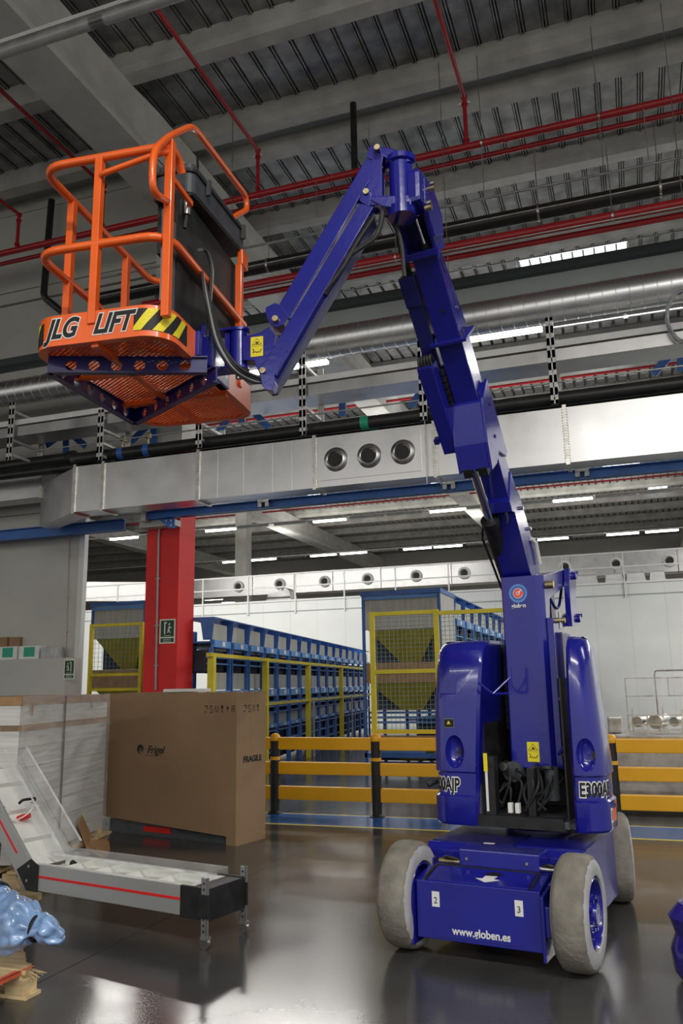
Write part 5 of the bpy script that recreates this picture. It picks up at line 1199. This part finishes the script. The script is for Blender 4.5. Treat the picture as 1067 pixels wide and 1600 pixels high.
# ---- stretch wrapped board stack on a pallet
WF = Frame((-5.36, 7.66), 12.5)
ws = empty('wrapped_board_stack', WF); tag(ws, 'stretch wrapped stack of white boards with brown edge strips at the left', 'pallet load')
SL, SW = 1.85, 1.0       # length towards the camera, width to the left
MB().box(-SW, 0, -SL, 0, .20, 1.50).build('board_block', 'board_stack', ws)
for i in range(7): MB().box(-SW, .004*((i*2) % 3+1), -SL-.003*(i % 2), .002, .30+i*.165, .304+i*.165).build('board', 'board_stack', ws)
MB().box(-SW-.01, .012, -SL-.01, .01, 1.475, 1.545).build('edge_strip', 'kraft', ws); MB().box(-SW, .010, -SL, .008, 1.26, 1.31).build('edge_strip', 'kraft', ws)
ys_ = WF.atx(97, 1200, .01)[1]; MB().box(.010, .016, ys_-.014, ys_+.014, .20, 1.545).build('strap', 'black', ws)
for px_, zlo in ((50, 1.38), (143, 1.42)): yy = WF.atx(px_, 1100, .01)[1]; MB().box(.012, .018, yy-.012, yy+.012, zlo, 1.545).build('strap_tail', 'kraft', ws)
fm = MB(); N1, N2 = 26, 16; random.seed(5); vs = []
for j in range(N2+1):
    for i in range(N1+1): vs.append((.024+random.uniform(-.008, .008), -SL-.02+(SL+.04)*i/N1, .19+1.36*j/N2))
for j in range(N2):
    for i in range(N1): fm.f.append((j*(N1+1)+i, j*(N1+1)+i+1, (j+1)*(N1+1)+i+1, (j+1)*(N1+1)+i))
fm.v = vs; fm.build('stretch_film', 'clear_film', ws, smooth=True, fix=False)
pl1 = empty('wooden_pallet', WF); tag(pl1, 'wooden pallet under the wrapped board stack', 'pallet')
for i in range(6): MB().box(-SW+.02+i*.19, -SW+.13+i*.19, -SL, .06, .13, .155).build('deck_board', 'wood', pl1)
for y in (-SL+.02, -SL/2, -.10):
    for x in (-.94, -.5, -.04): MB().box(x-.04, x+.08, y, y+.14, .022, .13).build('block', 'wood', pl1)
    MB().box(-SW, .06, y, y+.14, 0, .022).build('bottom_board', 'wood', pl1)
for y in (-.10, -.45, -.9): MB().box(-.2, .02, y, y+.06, .155, .20).build('spacer', 'wood', pl1)
tp = tag(MB().add([(.30, -.62, .01), (.22, -.38, .0), (.16, -.16, .005), (.08, .0, .06), (.05, -.10, .12), (.045, -.35, .17), (.045, -.62, .42), (.05, -.70, .34), (.14, -.68, .12)],
     [(0, 1, 8), (1, 2, 5, 8), (2, 3, 4, 5), (5, 6, 7, 8)]).build('torn_paper', 'kraft', fix=False), 'crumpled brown wrapping paper at the foot of the wrapped stack', 'paper'); tp.matrix_world = WF.mat()
sm = tp.modifiers.new('s', 'SOLIDIFY'); sm.thickness = .006

# ---- cleated conveyor
KF = Frame((-2.665, 4.965), -12.0)
cv = empty('cleated_conveyor', KF); tag(cv, 'grey cleated belt conveyor with red stripe, clear covers and castor legs', 'conveyor')
WD = .38; XB = -1.68; z0, z1 = .172, .352; ang = 44
ia = Vector((-math.cos(R(ang)), 0, math.sin(R(ang)))); inn = Vector((math.sin(R(ang)), 0, math.cos(R(ang))))     # up the incline / out of its belt
for y0, nm in ((0, 'side_rail'), (WD-.02, 'side_rail')):
    MB().box(XB+.02, -.0, y0, y0+.02, z0, z1).build(nm, 'alu', cv, bevel=.003)
Bt = Vector((XB, 0, z1)); Bb = Bt-inn*.18
for y0 in (0, WD-.02):
    q = [Bt, Bt+ia*0.95, Bb+ia*0.95+ia*.0, Bb]
    MB().prism([(p.x, p.z) for p in q], lambda x, z: (x, y0, z), lambda x, z: (x, y0+.02, z)).build('incline_rail', 'alu', cv, bevel=.003)
MB().py([(XB-.16, .30), (XB-.01, .385), (XB+.075, .345), (XB+.075, .165), (XB-.04, .165)], -.012, 0).build('corner_plate', 'black', cv, bevel=.003)
for x, z in ((XB-.02, .335), (XB-.035, .235)): MB().cyl((x, -.018, z), (x, -.012, z), .011, 8).build('bolt', 'steel', cv, smooth=True)
MB().py([(XB+.075, .262), (-.22, .262), (-.22, .278), (XB+.075, .278)], -.003, 0).build('red_stripe', 'stripe_red', cv)
s0 = Bb+inn*.09; q = [s0+ia*.17, s0+ia*0.95, s0+ia*0.95+inn*.016, s0+ia*.17+inn*.016]
MB().prism([(p.x, p.z) for p in q], lambda x, z: (x, -.003, z), lambda x, z: (x, 0, z)).build('red_stripe', 'stripe_red', cv)
MB().box(XB, -.04, .02, WD-.02, .292, .300).build('belt', 'belt_white', cv)
for y0, y1 in ((.02, .075), (WD-.075, WD-.02)): MB().box(XB, -.03, y0, y1, .300, .345).build('belt_guide', 'belt_white', cv)
for i in range(5): x = -.20-i*.30; MB().box(x-.006, x+.006, .075, WD-.075, .300, .348).build('cleat', 'belt_white', cv)
q = [Bb+inn*.12, Bb+inn*.12+ia*0.95, Bb+inn*.13+ia*0.95, Bb+inn*.13]
MB().prism([(p.x, p.z) for p in q], lambda x, z: (x, .02, z), lambda x, z: (x, WD-.02, z)).build('belt', 'belt_white', cv)
for i in range(3):
    c = Bb+inn*.13+ia*(.22+.27*i); q = [c, c+inn*.05, c+inn*.05+ia*.012, c+ia*.012]
    MB().prism([(p.x, p.z) for p in q], lambda x, z: (x, .06, z), lambda x, z: (x, WD-.06, z)).build('cleat', 'belt_white', cv)
for (xa, xb3) in ((-.235, 0),):
    for y0 in (-.004, WD-.02): MB().box(xa, xb3, y0, y0+.024, z0-.012, z1+.002).build('end_cap', 'black', cv, bevel=.003)
    MB().box(-.012, .004, 0, WD, z0-.012, z1+.002).build('end_cap', 'black', cv, bevel=.003)
    MB().box(-.15, -.01, .02, WD-.02, .30, .348).build('end_plate', 'black', cv)
cvp = MB().box(XB-.02, -.16, WD-.21, WD+.01, .395, .400).build('clear_cover', 'clear_panel', cv); MB().box(XB-.02, -.16, WD-.215, WD-.205, .385, .402).build('cover_edge', 'clear_edge', cvp)
MB().box(XB-.02, -.16, WD, WD+.008, .35, .402).build('clear_cover', 'clear_panel', cv)
MB().tube(smooth_path([(XB+.26, .19, .33), (XB+.20, .19, .36), (XB+.19, .19, .30)], .03), .012, 8).build('cover_grip', 'black', cv, smooth=True)
for yy, nm in ((WD+.005, 'incline_cover'), (.18, 'incline_cover')):
    q0 = Bb+inn*(.20 if yy > .3 else .19); q = [q0+ia*.02, q0+ia*1.0, q0+ia*1.0+inn*(.10 if yy > .3 else .006), q0+ia*.02+inn*(.10 if yy > .3 else .006)]
    MB().prism([(p.x, p.z) for p in q], lambda x, z: (x, yy-.0, z), lambda x, z: (x, yy+(.005 if yy > .3 else .2), z)).build(nm, 'clear_panel', cv)
    q = [q0+ia*.02+inn*.10, q0+ia*1.0+inn*.10, q0+ia*1.0+inn*.108, q0+ia*.02+inn*.108]
    MB().prism([(p.x, p.z) for p in q], lambda x, z: (x, yy-.004, z), lambda x, z: (x, yy+.008, z)).build('cover_edge', 'clear_edge', cv)
c = Bb+inn*.24+ia*.50; g0 = c
MB().tube(smooth_path([c+Vector((0, .10, 0)), c+inn*.035+Vector((0, .11, 0)), c+inn*.035+Vector((0, .23, 0)), c+Vector((0, .24, 0))], .02), .011, 8).build('handle', 'black', cv, smooth=True)
c = Bb+inn*.17+ia*.42; MB().tube([c+Vector((-.05, .13, -.01)), c+Vector((0, .14, 0)), c+Vector((.05, .16, .015))], [.018, .026, .02], 10).build('red_grip', 'red_paint', cv, smooth=True)
MB().tube(smooth_path([c+Vector((-.08, .12, .0)), c+Vector((-.02, .05, -.03)), c+Vector((.08, .12, .03)), c+Vector((.04, .20, .08)), c+Vector((-.06, .2, .05))], .05), .005, 6).build('white_cable', 'white', cv, smooth=True)
for y0 in (.0, WD+.012):
    lg_ = MB(); x = -.015
    lg_.box(x-.022, x+.022, y0-.028, y0-.022, .075, .42); lg_.box(x-.022, x-.018, y0-.028, y0-.004, .075, .42); lg_.box(x+.018, x+.022, y0-.028, y0-.004, .075, .42)
    L_ = lg_.build('leg', 'galv_dull', cv)
    for k in range(9): MB().box(x-.006, x+.006, y0-.0295, y0-.028, .10+k*.035, .115+k*.035).build('slot', 'black', L_)
    MB().box(x-.04, x+.04, y0-.034, y0-.02, z0+.01, z1-.03).build('leg_clamp', 'black', L_, bevel=.003)
    MB().cyl((x, y0-.022, .035), (x, y0+.004, .035), .035, 20).build('castor_wheel', 'steel', L_, smooth=True); MB().box(x-.022, x+.03, y0-.032, y0+.014, .06, .078).build('castor_fork', 'galv_dull', L_)
# rear support of the raised end
for y in (.05, WD-.05): MB().bar((XB-.50, y, 0), (XB-.46, y, .72), .04).build('leg', 'galv_dull', cv)
MB().box(XB-.65, XB-.30, .03, WD-.03, 0, .05).build('foot_plate', 'wood', cv)

# ---- broken pallet with the blue wrapped bundle
pa = empty('broken_pallet', loc=(-3.2, 3.95, 0)); tag(pa, 'pale wooden pallet with splintered boards and red painted edge at the lower left', 'pallet')
random.seed(4)
def board(x1, y0, y1, z, skew, name='deck_board'):
    b = MB(); n = 9; pts = [(-1.3, y0), (-1.3, y1)]
    for i in range(n+1):
        f = i/n; pts.append((x1+skew*(1-f)-(random.uniform(0, .02) if 0 < i < n and abs(skew) > .05 else 0), y1+(y0-y1)*f))
    b.pz(pts, z, z+.022); return b.build(name, 'wood', pa)
board(-.02, -.36, -.02, .118, .0); board(.0, -.012, .10, .118, -.05); board(-.09, .11, .24, .118, -.12); board(-.22, .25, .40, .118, -.16); board(-.40, .41, .55, .118, -.12)
MB().box(-.025, -.018, -.36, -.02, .120, .141).build('red_edge', 'wood_red', pa); MB().box(-.16, -.018, -.362, -.30, .1405, .1412).build('red_edge', 'wood_red', pa); MB().box(-.055, -.018, -.30, -.02, .1402, .1410).build('red_edge', 'wood_red', pa); MB().box(-.03, -.005, -.012, .07, .1402, .1410).build('red_edge', 'wood_red', pa)
MB().box(-1.3, .0-.03, -.02, .09, .095, .118).build('stringer', 'wood', pa); MB().box(-.12, .0, -.02, .09, .018, .095).build('block', 'wood', pa, bevel=.004); MB().box(-1.3, .02, -.02, .10, 0, .018).build('bottom_board', 'wood', pa)
MB().box(-.12, -.03, .40, .50, .0, .118).build('block', 'wood', pa) if False else None
for i in range(7): MB().bar((-.03, .03+i*.010, .118), (.01+random.random()*.035, .04+i*.012, .08+random.random()*.03), .0035).build('splinter', 'wood', pa)
MB().box(-1.2, -.50, .02, .30, .140, .20).build('top_board', 'wood', pa, bevel=.003)
# wrapped bundle: lumpy tapering form tied twice
bn = empty('blue_wrapped_bundle', loc=(-3.24, 3.95, .19)); bn.scale = (1.18, 1.18, 1.22); tag(bn, 'bundle wrapped in crinkled blue plastic film and tied with black cord', 'bundle')
random.seed(9)
axis = [(-1.1, .16, .25), (-.75, .14, .24), (-.42, .08, .22), (-.28, .05, .19), (-.20, .03, .17), (-.12, .02, .15), (-.02, -.0, .14), (.06, -.02, .14), (.10, -.03, .14), (.16, -.03, .145), (.21, -.03, .13), (.235, -.03, .11)]
rad = [.20, .20, .185, .15, .115, .125, .115, .085, .045, .06, .05, .012]
vs = []; n = 30; b = MB()
for i, (c, r_) in enumerate(zip(axis, rad)):
    for k in range(n):
        a = 2*math.pi*k/n; w_ = r_*(1+.10*math.sin(3*a+i*1.3)+.07*math.sin(7*a-i*.8)+random.uniform(-.04, .04))
        vs.append((c[0]+.02*math.sin(2*a+i), c[1]+w_*math.cos(a), c[2]+w_*math.sin(a)*.95))
for i in range(len(axis)-1):
    for k in range(n): b.f.append((i*n+k, i*n+(k+1) % n, (i+1)*n+(k+1) % n, (i+1)*n+k))
b.v = vs; b.f.append(tuple((len(axis)-1)*n+k for k in range(n)))
bo = b.build('film_wrap', 'blue_film', bn, smooth=False); sb_ = bo.modifiers.new('s', 'SUBSURF'); sb_.levels = 3; sb_.render_levels = 3
tx_ = bpy.data.textures.new('crinkle', 'MUSGRAVE') if False else bpy.data.textures.new('crinkle', 'STUCCI'); tx_.noise_scale = .05; dm = bo.modifiers.new('d', 'DISPLACE'); dm.texture = tx_; dm.strength = .04; dm.mid_level = .5
for p in bo.data.polygons: p.use_smooth = True
for i in (4, 8):
    c = axis[i]; MB().tube([(c[0], c[1]+rad[i]*1.14*math.cos(a), c[2]+rad[i]*1.10*math.sin(a)) for a in [k*2*math.pi/20 for k in range(20)]], .008, 6, closed=True).build('cord', 'black', bn, smooth=True)
# purple blue wrapped roll at the right edge
pr_ = UZ(1072, 1530, 0)
pw = MB().lathe([(.001, 0), (.14, 0), (.18, .05), (.19, .16), (.16, .24), (.19, .33), (.13, .40), (.001, .41)], (pr_[0]+.125, pr_[1]-.02, 0), (0, 0, 1), 24).build('wrapped_roll', 'purple_film', smooth=True); tag(pw, 'glossy dark purple blue wrapped roll cut by the right edge of the picture', 'roll')
